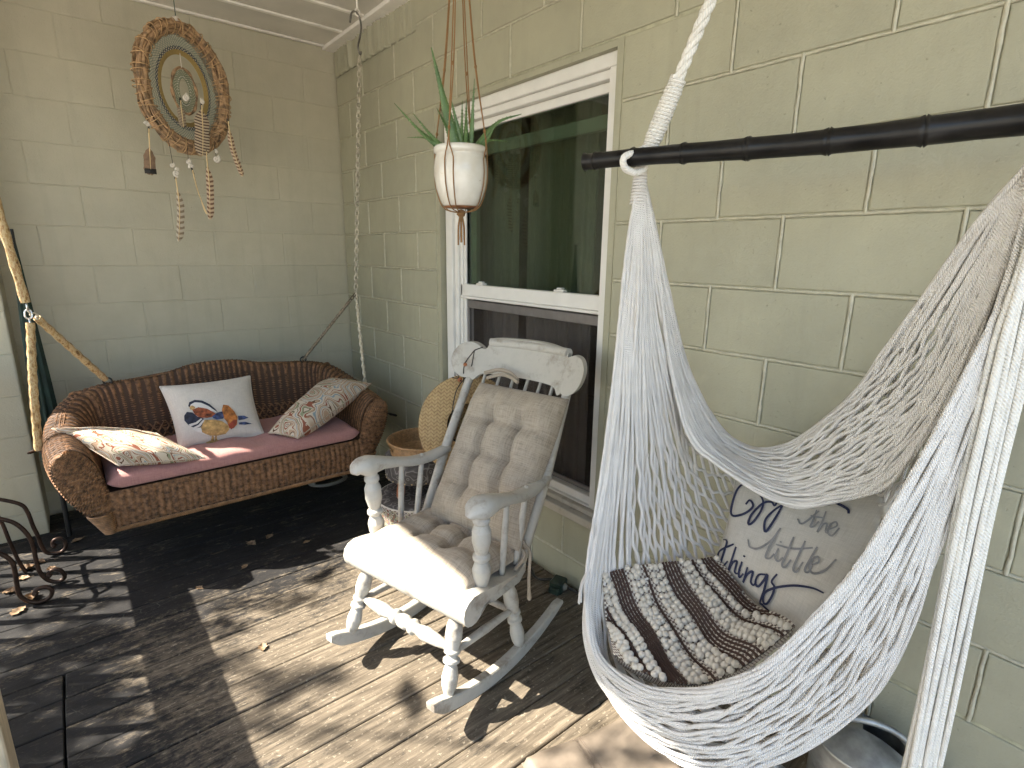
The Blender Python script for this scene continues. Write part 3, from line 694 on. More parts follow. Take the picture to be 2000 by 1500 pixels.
# front apron and braided lower edge
n = 60; m_ = 10; xs = np.linspace(SX-.572, SX+.572, n); zs = np.linspace(.268, .43, m_)
P = np.stack(np.broadcast_arrays(xs[:, None], -1.05 - .012*np.sin(np.pi*(zs[None]-.268)/.162) + 0*xs[:, None], zs[None]), -1)
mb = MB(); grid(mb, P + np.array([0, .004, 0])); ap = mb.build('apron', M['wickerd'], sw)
weave(np.ascontiguousarray(P), 25, 84, .0038, .0032, alt=.0).build('apron_weave', M['wicker'], ap, kind='stuff')
mb = MB()
for k in range(150):
    x = SX-.575+1.15*k/149; tube(mb, np.array([[x-.004, -1.066, .272], [x, -1.072, .262], [x+.005, -1.060, .252]]), .0045, 4)
tube(mb, [(SX-.575, -1.055, .258), (SX+.575, -1.055, .258)], .009, 8); mb.build('braided_edge', M['cane'], ap, kind='stuff')
mb = MB(); box(mb, (SX-.60, -1.04, .395), (SX+.60, -.56, .425)); box(mb, (SX-.58, -1.04, .27), (SX+.58, -.52, .285)); mb.build('seat_deck', M['wickerd'], sw, False)

def link_chain(mb, a, b, L=.030, w=.0085, r=.0026):
    a = np.array(a, float); b = np.array(b, float); D = np.linalg.norm(b-a); n = max(2, int(D/(L-.0068))); t = (b-a)/D
    e = np.array([1, 0, 0.]) - t*t[0]; e /= np.linalg.norm(e); f_ = np.cross(t, e)
    for i in range(n):
        c = a + (b-a)*(i+.5)/n; s = e if i % 2 else f_; an = np.linspace(0, 2*np.pi, 11)[:-1]
        hl = L/2-w
        P = c + np.outer(w*np.cos(an), s) + np.outer(w*np.sin(an)+np.sign(np.sin(an))*hl, t)
        tube(mb, P, r, 5, closed=True)
HR, SR = (-.187, -.775, 2.640), (-.268, -.750, 1.205)
HL, SL = (-1.815, -.80, 2.640), (-1.705, -.760, 1.190)
RB_R, RB_L = (SX+.475, -.485, .800), (SX-.485, -.485, .800)       # rings on the back
RA_R, RA_L = (SX+.725, -.80, .640), (SX-.770, -.82, .600)         # rings on the arms
mb = MB(); link_chain(mb, (HR[0], HR[1], 2.45), SR, .032, .0098, .0032); link_chain(mb, SR, RA_R, .028, .0092, .003); ch = mb.build('chain', M['steel'], sw)
mb = MB(); tube(mb, cat([np.array(SR)+(np.array(RA_R)-SR)*f for f in (.06, .35, .65, .99)], 14), .0078, 7); mb.build('chain_sleeve', M['plastic'], sw)
mb = MB(); link_chain(mb, SR, RB_R, .030, .009, .003); mb.build('chain', simple('dull_chain', (.17, .14, .10), .5, .3, 40, metal=.5), sw)
mb = MB(); tube(mb, cat([np.array(SR)+(np.array(RB_R)-SR)*f for f in (.12, .4, .7, .97)], 14), .0085, 7); mb.build('chain_sleeve', simple('dull_sleeve', (.20, .155, .10), .5, .5, 90), sw)
mb = MB(); an = np.linspace(-.3, 4.2, 14)
tube(mb, cat([(HR[0], HR[1], 2.712), (HR[0], HR[1], 2.672)], 3), .006, 6); tube(mb, np.stack([HR[0]+.013*np.cos(np.linspace(0, 6.0, 14)), np.full(14, HR[1]), 2.655+.016*np.sin(np.linspace(0, 6.0, 14))], 1), .0042, 6); mb.build('eye_screw', M['trim'], sw)
mb = MB(); x, y = HR[:2]; tube(mb, cat([(x-.040, y+.008, 2.600), (x-.032, y, 2.645), (x-.010, y, 2.655), (x+.012, y, 2.630), (x+.016, y, 2.58), (x+.004, y, 2.53), (x-.006, y, 2.49), (x+.004, y, 2.455), (x+.010, y, 2.475)], 30), .0052, 7); mb.build('hanging_hook', simple('grey_steel_hook', (.16, .15, .13), .45, .3, 30, metal=.7), sw)
for e, nm in ((np.array(SL)+(np.array(HL)-SL)*.02, 0),):
    mb = MB(); tube(mb, cat([np.array(SL)+(np.array(HL)-SL)*f for f in (.02, .3, .6, 1.)], 40), .0165*(1+.12*np.sin(np.arange(40)*1.9)), 9); mb.build('chain_sleeve', M['sleeve'], sw)
    mb = MB(); link_chain(mb, np.array(SL)+np.array([0, 0, .03]), np.array(SL)-np.array([0, 0, .07]), .036, .012, .0036); mb.build('chain', simple('bright_chain', (.62, .62, .60), .25, .1, 30, metal=.9), sw)
    mb = MB(); P = cat([np.array(SL)-np.array([0, 0, .055]), np.array(SL)*.5+np.array(RA_L)*.5+np.array([-.003, 0, -.02]), RA_L], 30); tube(mb, P, .0155*(1+.10*np.sin(np.arange(30)*2.1)), 9); mb.build('chain_sleeve', M['sleeve'], sw)
    mb = MB(); P = cat([np.array(SL)+(np.array(RB_L)-SL)*f for f in (.10, .4, .7, .97)], 30); tube(mb, P, .0150*(1+.12*np.sin(np.arange(30)*1.7)), 9); mb.build('chain_sleeve', M['sleeve'], sw)
    mb = MB(); link_chain(mb, SL, np.array(SL)+(np.array(RB_L)-SL)*.14, .03, .011, .0034); mb.build('chain', M['steel'], sw)
for (x, y, z) in (RB_R, RB_L):
    an = np.linspace(0, 2*np.pi, 15)[:-1]; mb = MB(); tube(mb, np.stack([x+.017*np.cos(an), np.full(14, y), z+.017*np.sin(an)], 1), .0045, 6, closed=True); mb.build('ring', M['black'], sw)
mb = MB(); x, y, z = RA_L; tube(mb, cat([(x-.03, y, z-.005), (x, y, z), (x+.02, y-.01, z-.03), (x+.035, y-.01, z-.06)], 12), .006, 6); tube(mb, [(x-.035, y-.02, z), (x+.02, y+.02, z+.005)], .004, 5); mb.build('ring', M['iron'], sw)

# ---------------------------------------------------------------- soft things on the swing
n, m_ = 70, 26; u = np.linspace(0, 1, n); v = np.linspace(0, 2*np.pi, m_)
X = SX-.565 + 1.135*u; sag = .006*np.sin(u*19)+.005*np.sin(u*41+1)
yc, zc, hy, hz = -.80, .466, .255, .042
sq = lambda c: np.sign(c)*np.abs(c)**.45
Y = yc + hy*sq(np.cos(v))[None] + 0*X[:, None]; Zc = zc + (hz + sag[:, None]*np.maximum(np.sin(v), 0)[None]*np.where(np.cos(v) > -.2, 1, 1)[None])*sq(np.sin(v))[None]
endf = np.clip(np.minimum(u, 1-u)/.045, 0, 1)**.5; Zc = zc + (Zc-zc)*endf[:, None]; Y = yc + (Y-yc)*(.93+.07*endf[:, None])
wr = np.sin(X[:, None]*38+Y*50)*.003*np.clip((-.80-Y)/.2, 0, 1) ; Zc = Zc + np.where(np.sin(v)[None] > .1, wr, 0)
mb = MB(); grid(mb, np.stack([np.repeat(X[:, None], m_, 1), Y, Zc], -1), np.stack(np.broadcast_arrays(X[:, None], v[None]*.1), -1)); 
mb.build('seat_cushion', M['pink'], label='long dusty rose seat cushion on the wicker swing', cat='cushion')

def pillow_fn(c, T, pw=.55, pin=.035):
    c = np.asarray(c, float); n_ = np.cross(c[1]-c[0], c[3]-c[0]); n_ /= np.linalg.norm(n_)
    if n_.dot(np.array(cam.location)-c.mean(0)) < 0: n_ = -n_
    def f(a, b, side=1., off=0.):
        a = np.asarray(a, float); b = np.asarray(b, float)
        sh = np.clip((1-np.abs(2*a-1)**2.6)*(1-np.abs(2*b-1)**2.6), 0, 1)**pw
        a2 = .5+(a-.5)*(1-pin*2*(1-(2*b-1)**2)); b2 = .5+(b-.5)*(1-pin*2*(1-(2*a-1)**2))
        a2 = a2[..., None]; b2 = b2[..., None]
        P = (1-a2)*(1-b2)*c[0]+a2*(1-b2)*c[1]+a2*b2*c[2]+(1-a2)*b2*c[3]
        return P + n_*(side*T*sh+off)[..., None]
    return f
def pillow(name, f, mat, wrinkle=.004, size=(.45, .45), seed=0, **kw):
    n = 44; a, b = np.meshgrid(np.linspace(0, 1, n), np.linspace(0, 1, n), indexing='ij'); r_ = np.random.default_rng(seed)
    ph = r_.uniform(0, 6, 8); e = (1-np.abs(2*a-1)**2)*(1-np.abs(2*b-1)**2)
    w = wrinkle*e**.4*(np.sin(9*a+5*b+ph[0])+.6*np.sin(17*a-11*b+ph[1])+.4*np.sin(23*b+7*a+ph[2])*np.clip(1-3*np.minimum(b, 1-b), 0, 1)*2)
    uv = np.stack([a*size[0], b*size[1]], -1); mb = MB()
    A = f(a, b, 1., w); flip = np.dot(np.cross(A[1, 0]-A[0, 0], A[0, 1]-A[0, 0]), f(.5, .5, 1.)-f(.5, .5, -1.)) < 0
    grid(mb, A, uv, flip); grid(mb, f(a, b, -1., 0*a), uv, not flip)
    ring = np.r_[np.linspace(0, 1, 24), np.ones(24), np.linspace(1, 0, 24), np.zeros(24)]; ring2 = np.r_[np.zeros(24), np.linspace(0, 1, 24), np.ones(24), np.linspace(1, 0, 24)]
    tube(mb, f(ring, ring2, 0.), .0035, 5, closed=True)
    o = mb.build(name, mat, **kw); o['_w'] = 0; del o['_w']; return o, w
def decal(name, f, poly, mat, parent, off):
    bm = bmesh.new(); vs_ = [bm.verts.new((x, y, 0)) for x, y in poly]; bm.faces.new(vs_); bmesh.ops.triangulate(bm, faces=bm.faces[:])
    for _ in range(3):
        E_ = [e for e in bm.edges if e.calc_length() > .03]
        if E_: bmesh.ops.subdivide_edges(bm, edges=E_, cuts=1); bmesh.ops.triangulate(bm, faces=bm.faces[:])
    bm.verts.index_update(); A = np.array([v.co[:2] for v in bm.verts]); T = [[v.index for v in q.verts] for q in bm.faces]; bm.free()
    P = f(A[:, 0], A[:, 1], 1., np.full(len(A), off)); return MB().add(P, t=T).build(name, mat, parent)

DUCK_C = [[-1.2531, -0.86, 0.4993], [-0.8628, -0.86, 0.4953], [-0.8481, -0.62, 0.7688], [-1.27, -0.62, 0.7694]]
fd = pillow_fn(DUCK_C, .075)
dp, _ = pillow('duck_pillow', fd, M['ivory'], .0015, (.42, .36), 3, label='ivory square pillow printed with a painted mandarin duck', cat='pillow')
ink = dict(w=simple('ink_white', (.66, .63, .58), .85), n=simple('ink_navy', (.018, .022, .042), .8, .4, 60), y=simple('ink_ochre', (.48, .30, .11), .85, .4, 40), r=simple('ink_rust', (.24, .065, .025), .85, .6, 60),
           b=simple('ink_blue', (.045, .065, .15), .85, .5, 60), o=simple('ink_orange', (.42, .15, .035), .85, .45, 40), k=simple('ink_red', (.26, .05, .025), .85, .4, 40))
DUCK = {'head_white': ('w', [(0.1891, 0.5376), (0.2612, 0.5849), (0.3298, 0.5769), (0.4003, 0.4989), (0.4555, 0.4065), (0.4831, 0.3576), (0.4218, 0.3836), (0.3457, 0.4408), (0.2835, 0.4873), (0.2102, 0.4707), (0.1873, 0.4947)]), 'crown': ('n', [(0.1769, 0.5382), (0.1997, 0.5943), (0.2648, 0.615), (0.3449, 0.5815), (0.4178, 0.4993), (0.4714, 0.3973), (0.486, 0.3493), (0.4575, 0.3862), (0.3957, 0.4755), (0.3242, 0.5494), (0.2592, 0.5753), (0.2112, 0.5579), (0.1884, 0.514)]), 'face': ('y', [(0.1873, 0.5224), (0.2206, 0.5367), (0.2503, 0.4972), (0.2251, 0.4616), (0.19, 0.474)]), 'ruff': ('r', [(0.2069, 0.4679), (0.2827, 0.4835), (0.3732, 0.4341), (0.4352, 0.3613), (0.4719, 0.3212), (0.4229, 0.2933), (0.3474, 0.2919), (0.2673, 0.3231), (0.2219, 0.3849)]), 'breast': ('n', [(0.1072, 0.4132), (0.1454, 0.4567), (0.2037, 0.4222), (0.2427, 0.3439), (0.3064, 0.3026), (0.304, 0.2346), (0.2593, 0.1785), (0.191, 0.1885), (0.1314, 0.255), (0.0977, 0.3434)]), 'stripe': ('w', [(0.1304, 0.2661), (0.2131, 0.2658), (0.2784, 0.3049), (0.2929, 0.2897), (0.2287, 0.2393), (0.1484, 0.2303)]), 'stripe2': ('w', [(0.1651, 0.2014), (0.2369, 0.2193), (0.3026, 0.2797), (0.3107, 0.2594), (0.2543, 0.1934), (0.1899, 0.1805)]), 'blue_back': ('b', [(0.4061, 0.2969), (0.4732, 0.344), (0.5492, 0.3533), (0.5733, 0.3067), (0.5311, 0.2396), (0.4548, 0.241), (0.4155, 0.2671)]), 'sail': ('o', [(0.5377, 0.371), (0.57, 0.46), (0.629, 0.4363), (0.6813, 0.3303), (0.7034, 0.2342), (0.6763, 0.1327), (0.6286, 0.0874), (0.578, 0.0941), (0.5653, 0.1809), (0.5419, 0.2341)]), 'flank': ('k', [(0.5708, 0.143), (0.6481, 0.2006), (0.6949, 0.1991), (0.6554, 0.1155), (0.5976, 0.0764)]), 'belly': ('y', [(0.2588, 0.1753), (0.3148, 0.2674), (0.3986, 0.2526), (0.5079, 0.208), (0.5698, 0.1366), (0.576, 0.0793), (0.5278, 0.0373), (0.4271, 0.0332), (0.3292, 0.0508), (0.2648, 0.1094)]), 'under': ('w', [(0.1505, 0.1952), (0.2584, 0.1721), (0.2648, 0.1094), (0.3292, 0.0508), (0.4269, 0.0307), (0.3841, 0.0255), (0.2889, 0.0707), (0.199, 0.1414)]), 'tail': ('b', [(0.7117, 0.2518), (0.79, 0.2515), (0.8425, 0.2207), (0.7774, 0.1938), (0.7064, 0.1876)]), 'tail2': ('b', [(0.7002, 0.1554), (0.7856, 0.1586), (0.8708, 0.1281), (0.7774, 0.1185), (0.7025, 0.1269)]), 'foot': ('y', [(0.3708, 0.0402), (0.3889, 0.037), (0.3938, 0.0004), (0.4264, -0.0285), (0.3862, -0.0416), (0.3048, -0.0242), (0.301, -0.0018), (0.3562, 0.0034)]), 'foot2': ('y', [(0.4058, 0.0341), (0.4227, 0.0314), (0.4272, 0.0023), (0.4454, -0.0174), (0.3982, -0.0112)])}
for i, (nm, (k, poly)) in enumerate(DUCK.items()): decal('print', fd, poly, ink[k], dp, .0075 + .0004*i)

fl = pillow_fn([(-1.50, -1.03, .535), (-1.19, -1.14, .530), (-1.335, -.85, .600), (-1.70, -.79, .680)], .085, .5, .02)
pillow('paisley_pillow', fl, M['paisley'], .006, (.5, .3), 5, label='paisley pillow lying in sunlight at the left end of the swing', cat='pillow', group='paisley pillows')
fr_ = pillow_fn([(-.86, -.93, .525), (-.765, -1.09, .520), (-.255, -.87, .690), (-.440, -.70, .715)], .075, .5, .02)
pillow('paisley_pillow', fr_, M['paisley'], .005, (.2, .52), 6, label='paisley pillow propped on the right arm of the swing', cat='pillow', group='paisley pillows')

# ================================================================ rocking chair
CM = np.array([-.973, -2.3655, 0.]); CB = np.array([.969, .248, 0.]); CA = np.array([.248, -.969, 0.])
def W(s, w, z): return CM + s*CB + w*CA + np.array([0, 0, z])
def Wa(A): A = np.asarray(A, float); return CM + A[..., :1]*CB + A[..., 1:2]*CA + A[..., 2:3]*np.array([0, 0, 1.])
rc = thing('rocking_chair', 'worn white wooden rocking chair with turned legs', 'chair', tuple(W(.4, 0, 0)))
WH = M['white']
rz = lambda s: .62*(s-.40)**2
for w in (-.245, .245):
    s = np.linspace(0, .735, 40); z = rz(s); d = .052 - .022*np.clip((s-.45)/.28, 0, 1); d = d*np.clip((s+.012)/.05, .25, 1)**.5*np.clip((.75-s)/.05, .3, 1)**.5
    z = z + np.clip(.04-s, 0, 1)*.5
    mb = MB(); hw2 = .0165
    for sg in (0,):
        ring = []
        for si, zi, di in zip(s, z, d):
            c = .004; ring.append([(si, w-hw2, zi+c), (si, w-hw2+c, zi), (si, w+hw2-c, zi), (si, w+hw2, zi+c), (si, w+hw2, zi+di-c), (si, w+hw2-c, zi+di), (si, w-hw2+c, zi+di), (si, w-hw2, zi+di-c), (si, w-hw2, zi+c)])
        A = Wa(np.array(ring)); grid(mb, A, flip=False)
        for e, f_ in ((0, True), (-1, False)): mb.add(A[e][:8], q=[(0, 1, 2, 7), (2, 3, 6, 7), (3, 4, 5, 6)])
    mb.build('rocker', WH, rc, False)
legp = [(0, .014), (.10, .024), (.20, .0265), (.30, .021), (.34, .016), (.36, .027), (.39, .027), (.41, .018), (.44, .017), (.46, .026), (.485, .026), (.50, .020), (.62, .0275), (.74, .026), (.83, .018), (.86, .025), (.885, .025), (.91, .018), (1, .022)]
for w in (-1, 1):
    mb = MB(); turned(mb, W(.085, w*.238, rz(.085)+.045), W(.165, w*.205, .375), legp, 18); mb.build('leg', WH, rc)
    mb = MB(); turned(mb, W(.46, w*.242, rz(.46)+.040), W(.425, w*.205, .345), legp, 18); mb.build('leg', WH, rc)
    mb = MB(); turned(mb, W(.130, w*.222, .225), W(.440, w*.224, .200), [(0, .010), (.1, .012), (.5, .0155), (.9, .012), (1, .010)], 12); mb.build('side_stretcher', WH, rc)
mb = MB(); turned(mb, W(.13, -.225, .232), W(.13, .225, .232), [(0, .011), (.08, .013), (.16, .019), (.28, .024), (.36, .017), (.39, .026), (.42, .026), (.44, .017), (.47, .024), (.53, .024), (.56, .017), (.58, .026), (.61, .026), (.64, .017), (.72, .024), (.84, .019), (.92, .013), (1, .011)], 18); mb.build('front_stretcher', WH, rc)
mb = MB(); turned(mb, W(.44, -.225, .19), W(.44, .225, .19), [(0, .010), (.5, .017), (1, .010)], 12); mb.build('rear_stretcher', WH, rc)
# seat: dished plank with a rolled front edge
prof = [(.125, .345), (.112, .362), (.108, .385), (.114, .408), (.130, .424), (.155, .432), (.19, .428), (.25, .416), (.34, .400), (.44, .390), (.525, .388), (.535, .380), (.533, .358), (.52, .352), (.40, .352), (.26, .362), (.21, .372), (.195, .362), (.185, .348), (.165, .338), (.142, .338), (.125, .345)]
prof = np.array(prof); n = 25; ww = np.linspace(-1, 1, n)
def hwid(s): return .285 - .012*np.clip((s-.3)/.2, 0, 1) - .075*np.clip((s-.40)/.14, 0, 1)**2
ring = []
for x in ww:
    pp = prof.copy(); pp[:, 0] = np.where(pp[:, 0] > .4, pp[:, 0] - .05*abs(x)**4, pp[:, 0]); dish = .010*(1-x*x)*np.clip((pp[:, 1]-.372)/.02, 0, 1)*np.clip((pp[:, 0]-.2)/.1, 0, 1)
    ring.append(np.stack([pp[:, 0], x*hwid(pp[:, 0]), pp[:, 1]-dish], 1))
ring = np.array(ring); A = Wa(ring); mb = MB(); grid(mb, A, flip=False)
for e in (0, -1):
    c = A[e].mean(0); k = len(prof)-1; mb.add(np.vstack([A[e][:k], c[None]]), t=[((i, (i+1) % k, k) if e else ((i+1) % k, i, k)) for i in range(k)])
seat = mb.build('seat', WH, rc)
# arm posts, spindles, arms
app = [(0, .020), (.12, .028), (.22, .030), (.30, .023), (.33, .018), (.36, .028), (.40, .028), (.43, .018), (.46, .022), (.58, .030), (.72, .030), (.80, .021), (.83, .027), (.87, .027), (.90, .021), (1, .027)]
for w in (-1, 1):
    mb = MB(); turned(mb, W(.235, w*.248, .415), W(.225, w*.256, .690), app, 18); mb.build('arm_post', WH, rc)
    for sb, st in ((.345, .365), (.425, .475)):
        mb = MB(); turned(mb, W(sb, w*.245, .395), W(st, w*.250, .672), [(0, .0095), (.3, .0115), (.6, .0115), (1, .008)], 10); mb.build('arm_spindle', WH, rc)
    P = cat([(.158, w*.262, .698), (.175, w*.266, .715), (.215, w*.266, .724), (.27, w*.264, .712), (.34, w*.260, .690), (.42, w*.256, .668), (.50, w*.252, .660), (.57, w*.246, .664), (.612, w*.242, .672)], 40)
    hwd = np.interp(P[:, 0], [.155, .17, .20, .25, .32, .45, .6, .62], [.016, .036, .042, .038, .030, .028, .024, .022]); th = np.interp(P[:, 0], [.155, .18, .23, .28, .35, .62], [.016, .030, .034, .024, .018, .017])
    an = np.linspace(0, 2*np.pi, 17); sq_ = lambda c: np.sign(c)*np.abs(c)**.7
    T_ = np.gradient(P, axis=0); T_ /= np.linalg.norm(T_, axis=1)[:, None]; up_ = np.cross(np.cross(T_, [0, 0, 1.]), T_); sd = np.cross(T_, up_)
    A = P[:, None] + hwd[:, None, None]*sq_(np.cos(an))[None, :, None]*sd[:, None] + th[:, None, None]*sq_(np.sin(an))[None, :, None]*up_[:, None]
    A[:, :, 2] -= th[:, None]*.75; A = Wa(A); mb = MB(); grid(mb, A, flip=False)
    for e in (0, -1): mb.add(np.vstack([A[e][:16], A[e][:16].mean(0)[None]]), t=[((i, (i+1) % 16, 16) if e else ((i+1) % 16, i, 16)) for i in range(16)])
    mb.build('armrest', WH, rc)
    mb = MB(); tube(mb, [W(.455, w*.238, .375), W(.60, w*.246, .655), W(.735, w*.236, .915), W(.775, w*.230, .985)], [.021, .0195, .017, .016], 12); mb.build('back_post', WH, rc)
for x in (-.165, -.10, -.035, .035, .10, .165):
    mb = MB(); tube(mb, [W(.475, x*.85, .385), W(.62, x*.95, .66), W(.79-.9*x*x, x, .965)], [.008, .0105, .006], 8); mb.build('back_spindle', WH, rc)
# crest rail: curved board with lobed ends and a rolled top
ol = [(-.205, .930), (-.222, .944), (-.230, .938), (-.262, .942), (-.295, .968), (-.312, 1.008), (-.308, 1.044), (-.284, 1.072), (-.245, 1.078), (-.212, 1.066), (-.190, 1.052), (-.176, 1.058), (-.170, 1.085), (-.170, 1.096),
      (-.08, 1.102), (.08, 1.102), (.205, 1.096), (.205, 1.085), (.212, 1.066), (.245, 1.078), (.284, 1.072), (.308, 1.044), (.312, 1.008), (.295, .968), (.262, .942), (.230, .938), (.222, .944), (.205, .930), (.185, .950), (.160, .958), (.08, .960), (-.08, .960), (-.160, .958), (-.185, .950)]
ol = [(x, z) for x, z in ol if not (.20 < x < .206 and z > 1.09)]
cs = lambda x, z: .800 - .75*x*x + (z-1.0)*.42
from mathutils.geometry import tessellate_polygon
bm = bmesh.new(); olf = cat([(x, z) for x, z in ol], 150, True)[:-1]
vs_ = [bm.verts.new((x, z, 0)) for x, z in olf]; bm.faces.new(vs_); bmesh.ops.triangulate(bm, faces=bm.faces[:])
for _ in range(2):
    E_ = [e for e in bm.edges if e.calc_length() > .05]
    if E_: bmesh.ops.subdivide_edges(bm, edges=E_, cuts=1); bmesh.ops.triangulate(bm, faces=bm.faces[:])
bm.verts.index_update(); A2 = np.array([v.co[:2] for v in bm.verts]); T2 = np.array([[v.index for v in q.verts] for q in bm.faces]); bm.free()
F0 = Wa(np.stack([cs(A2[:, 0], A2[:, 1])-.013, A2[:, 0], A2[:, 1]], 1)); F1 = Wa(np.stack([cs(A2[:, 0], A2[:, 1])+.013, A2[:, 0], A2[:, 1]], 1))
mb = MB(); nn_ = np.cross(F0[T2[0, 1]]-F0[T2[0, 0]], F0[T2[0, 2]]-F0[T2[0, 0]]); fl_ = nn_.dot(-CB) < 0
mb.add(F0, t=T2[:, ::-1] if fl_ else T2); mb.add(F1, t=T2 if fl_ else T2[:, ::-1])
k = len(olf); E0 = Wa(np.stack([cs(olf[:, 0], olf[:, 1])-.013, olf[:, 0], olf[:, 1]], 1)); E1 = Wa(np.stack([cs(olf[:, 0], olf[:, 1])+.013, olf[:, 0], olf[:, 1]], 1))
mb.add(np.vstack([E0, E1]), q=[(i, (i+1) % k, k+(i+1) % k, k+i) for i in range(k)])
cr = mb.build('crest_rail', WH, rc, False)
x = np.linspace(-.172, .210, 30); mb = MB(); tube(mb, Wa(np.stack([cs(x, 1.090)-.009, x, np.full(30, 1.080)], 1)), .0185, 14); mb.build('rolled_top', WH, cr)

# ---------------------------------------------------------------- tufted chair pads
def tufted(P0, U, V, Nrm, du, dv, T, cols, rows_, name, mat, bulge=None, **kw):
    """pad of size du x dv on the plane P0 + a U + b V, swelling along Nrm; buttons at cols x rows"""
    n, m = 61, 71; a, b = np.meshgrid(np.linspace(0, 1, n), np.linspace(0, 1, m), indexing='ij')
    edge = np.clip((1-np.abs(2*a-1)**5)*(1-np.abs(2*b-1)**5), 0, 1)**.55
    h = np.ones_like(a)
    for c in cols: h -= .44*np.exp(-((a-c)*du/.013)**2)*np.clip(np.minimum(b-rows_[0]*.55, 1-.55*(1-rows_[-1])-b)/.06, 0, 1)
    for r_ in rows_: h -= .11*np.exp(-((b-r_)*dv/.014)**2)*np.clip(np.minimum(a-cols[0]*.3, 1-.3*(1-cols[-1])-a)/.05, 0, 1)
    for c in cols:
        for r_ in rows_: h -= .34*np.exp(-(((a-c)*du)**2+((b-r_)*dv)**2)/.024**2)
    cx = [0]+list(cols)+[1]; cyv = [0]+list(rows_)+[1]
    for i in range(len(cx)-1):
        for j in range(len(cyv)-1):
            fa = np.clip((a-cx[i])/(cx[i+1]-cx[i]), 0, 1); fb = np.clip((b-cyv[j])/(cyv[j+1]-cyv[j]), 0, 1); h += .30*np.sin(np.pi*fa)*np.sin(np.pi*fb)
    h += .03*np.sin(a*31+b*7)*edge+.025*np.sin(b*47-a*13)
    w2 = .012*(np.sin(b*9+1)) ; aa = .5+(a-.5)*(1+w2*np.abs(2*a-1)); P = np.asarray(P0, float)+(aa*du)[..., None]*U+(b*dv)[..., None]*V
    if bulge is not None: P = P + bulge(a, b)[..., None]*Nrm
    uv = np.stack([a*du, b*dv], -1); mb = MB()
    F = P + (T*(.18+.82*h*edge))[..., None]*Nrm; Bk = P + (T*.18*edge*0 - T*.12*edge)[..., None]*Nrm; F = np.where((edge < .001)[..., None], P+T*.1*Nrm, F)
    flip = np.dot(np.cross(F[31, 30]-F[30, 30], F[30, 31]-F[30, 30]), Nrm) < 0
    grid(mb, F, uv, flip); grid(mb, Bk, uv, not flip)
    per = [(i, 0) for i in range(n)]+[(n-1, j) for j in range(1, m)]+[(i, m-1) for i in range(n-2, -1, -1)]+[(0, j) for j in range(m-2, 0, -1)]
    pf = np.array([F[i, j] for i, j in per]); pb = np.array([Bk[i, j] for i, j in per]); k = len(per); uvp = np.array([uv[i, j] for i, j in per])
    q = [(i, (i+1) % k, k+(i+1) % k, k+i) for i in range(k)]; mb.add(np.vstack([pf, pb]), [x[::-1] for x in q] if not flip else q, uv=np.vstack([uvp, uvp]))
    return mb.build(name, mat, **kw)
lean = np.array([.545, .838]); Vb = CB*lean[0]+np.array([0, 0, 1.])*lean[1]; Nb = -CB*lean[1]+np.array([0, 0, 1.])*lean[0]
bc = tufted(W(.425, -.160, .448), CA, Vb, Nb, .415, .565, .070, (.335, .665), (.27, .50, .73), 'back_pad', M['linen'], None, label='tufted beige linen back cushion tied to the rocking chair', cat='cushion')
sc = tufted(W(.165, -.235, .424), CA, (CB*.9985+np.array([0, 0, -.055])), np.array([0, 0, 1.]), .475, .345, .062, (.36, .64), (.38, .66), 'seat_pad', M['linen'], None, label='tufted beige linen cushion on the rocking chair seat', cat='cushion')
mb = MB(); tube(mb, cat([W(.45, .235, .455), W(.462, .262, .452), W(.455, .283, .440), W(.44, .292, .40), W(.435, .294, .34), W(.438, .296, .27)], 24), [.006]*20+[.007, .008, .009, .006], 7); tube(mb, cat([W(.45, .24, .45), W(.44, .272, .43), W(.41, .262, .40), W(.395, .262, .39)], 14), .007, 7); tube(mb, np.array([W(.462, .236+.024*math.cos(t), .452+.018*math.sin(t)) for t in np.linspace(0, 6.28, 13)[:-1]]), .006, 6, closed=True); mb.build('tie', M['linen'], sc)
mb = MB(); tube(mb, cat([W(.70, -.12, .975), W(.73, -.07, .990), W(.735, -.02, .985), W(.72, .03, .965)], 16), .008, 7); tube(mb, cat([W(.69, -.10, .96), W(.715, -.05, .975), W(.71, .0, .975), W(.70, .045, .960)], 16), .007, 7); mb.build('tie', M['linen'], bc)

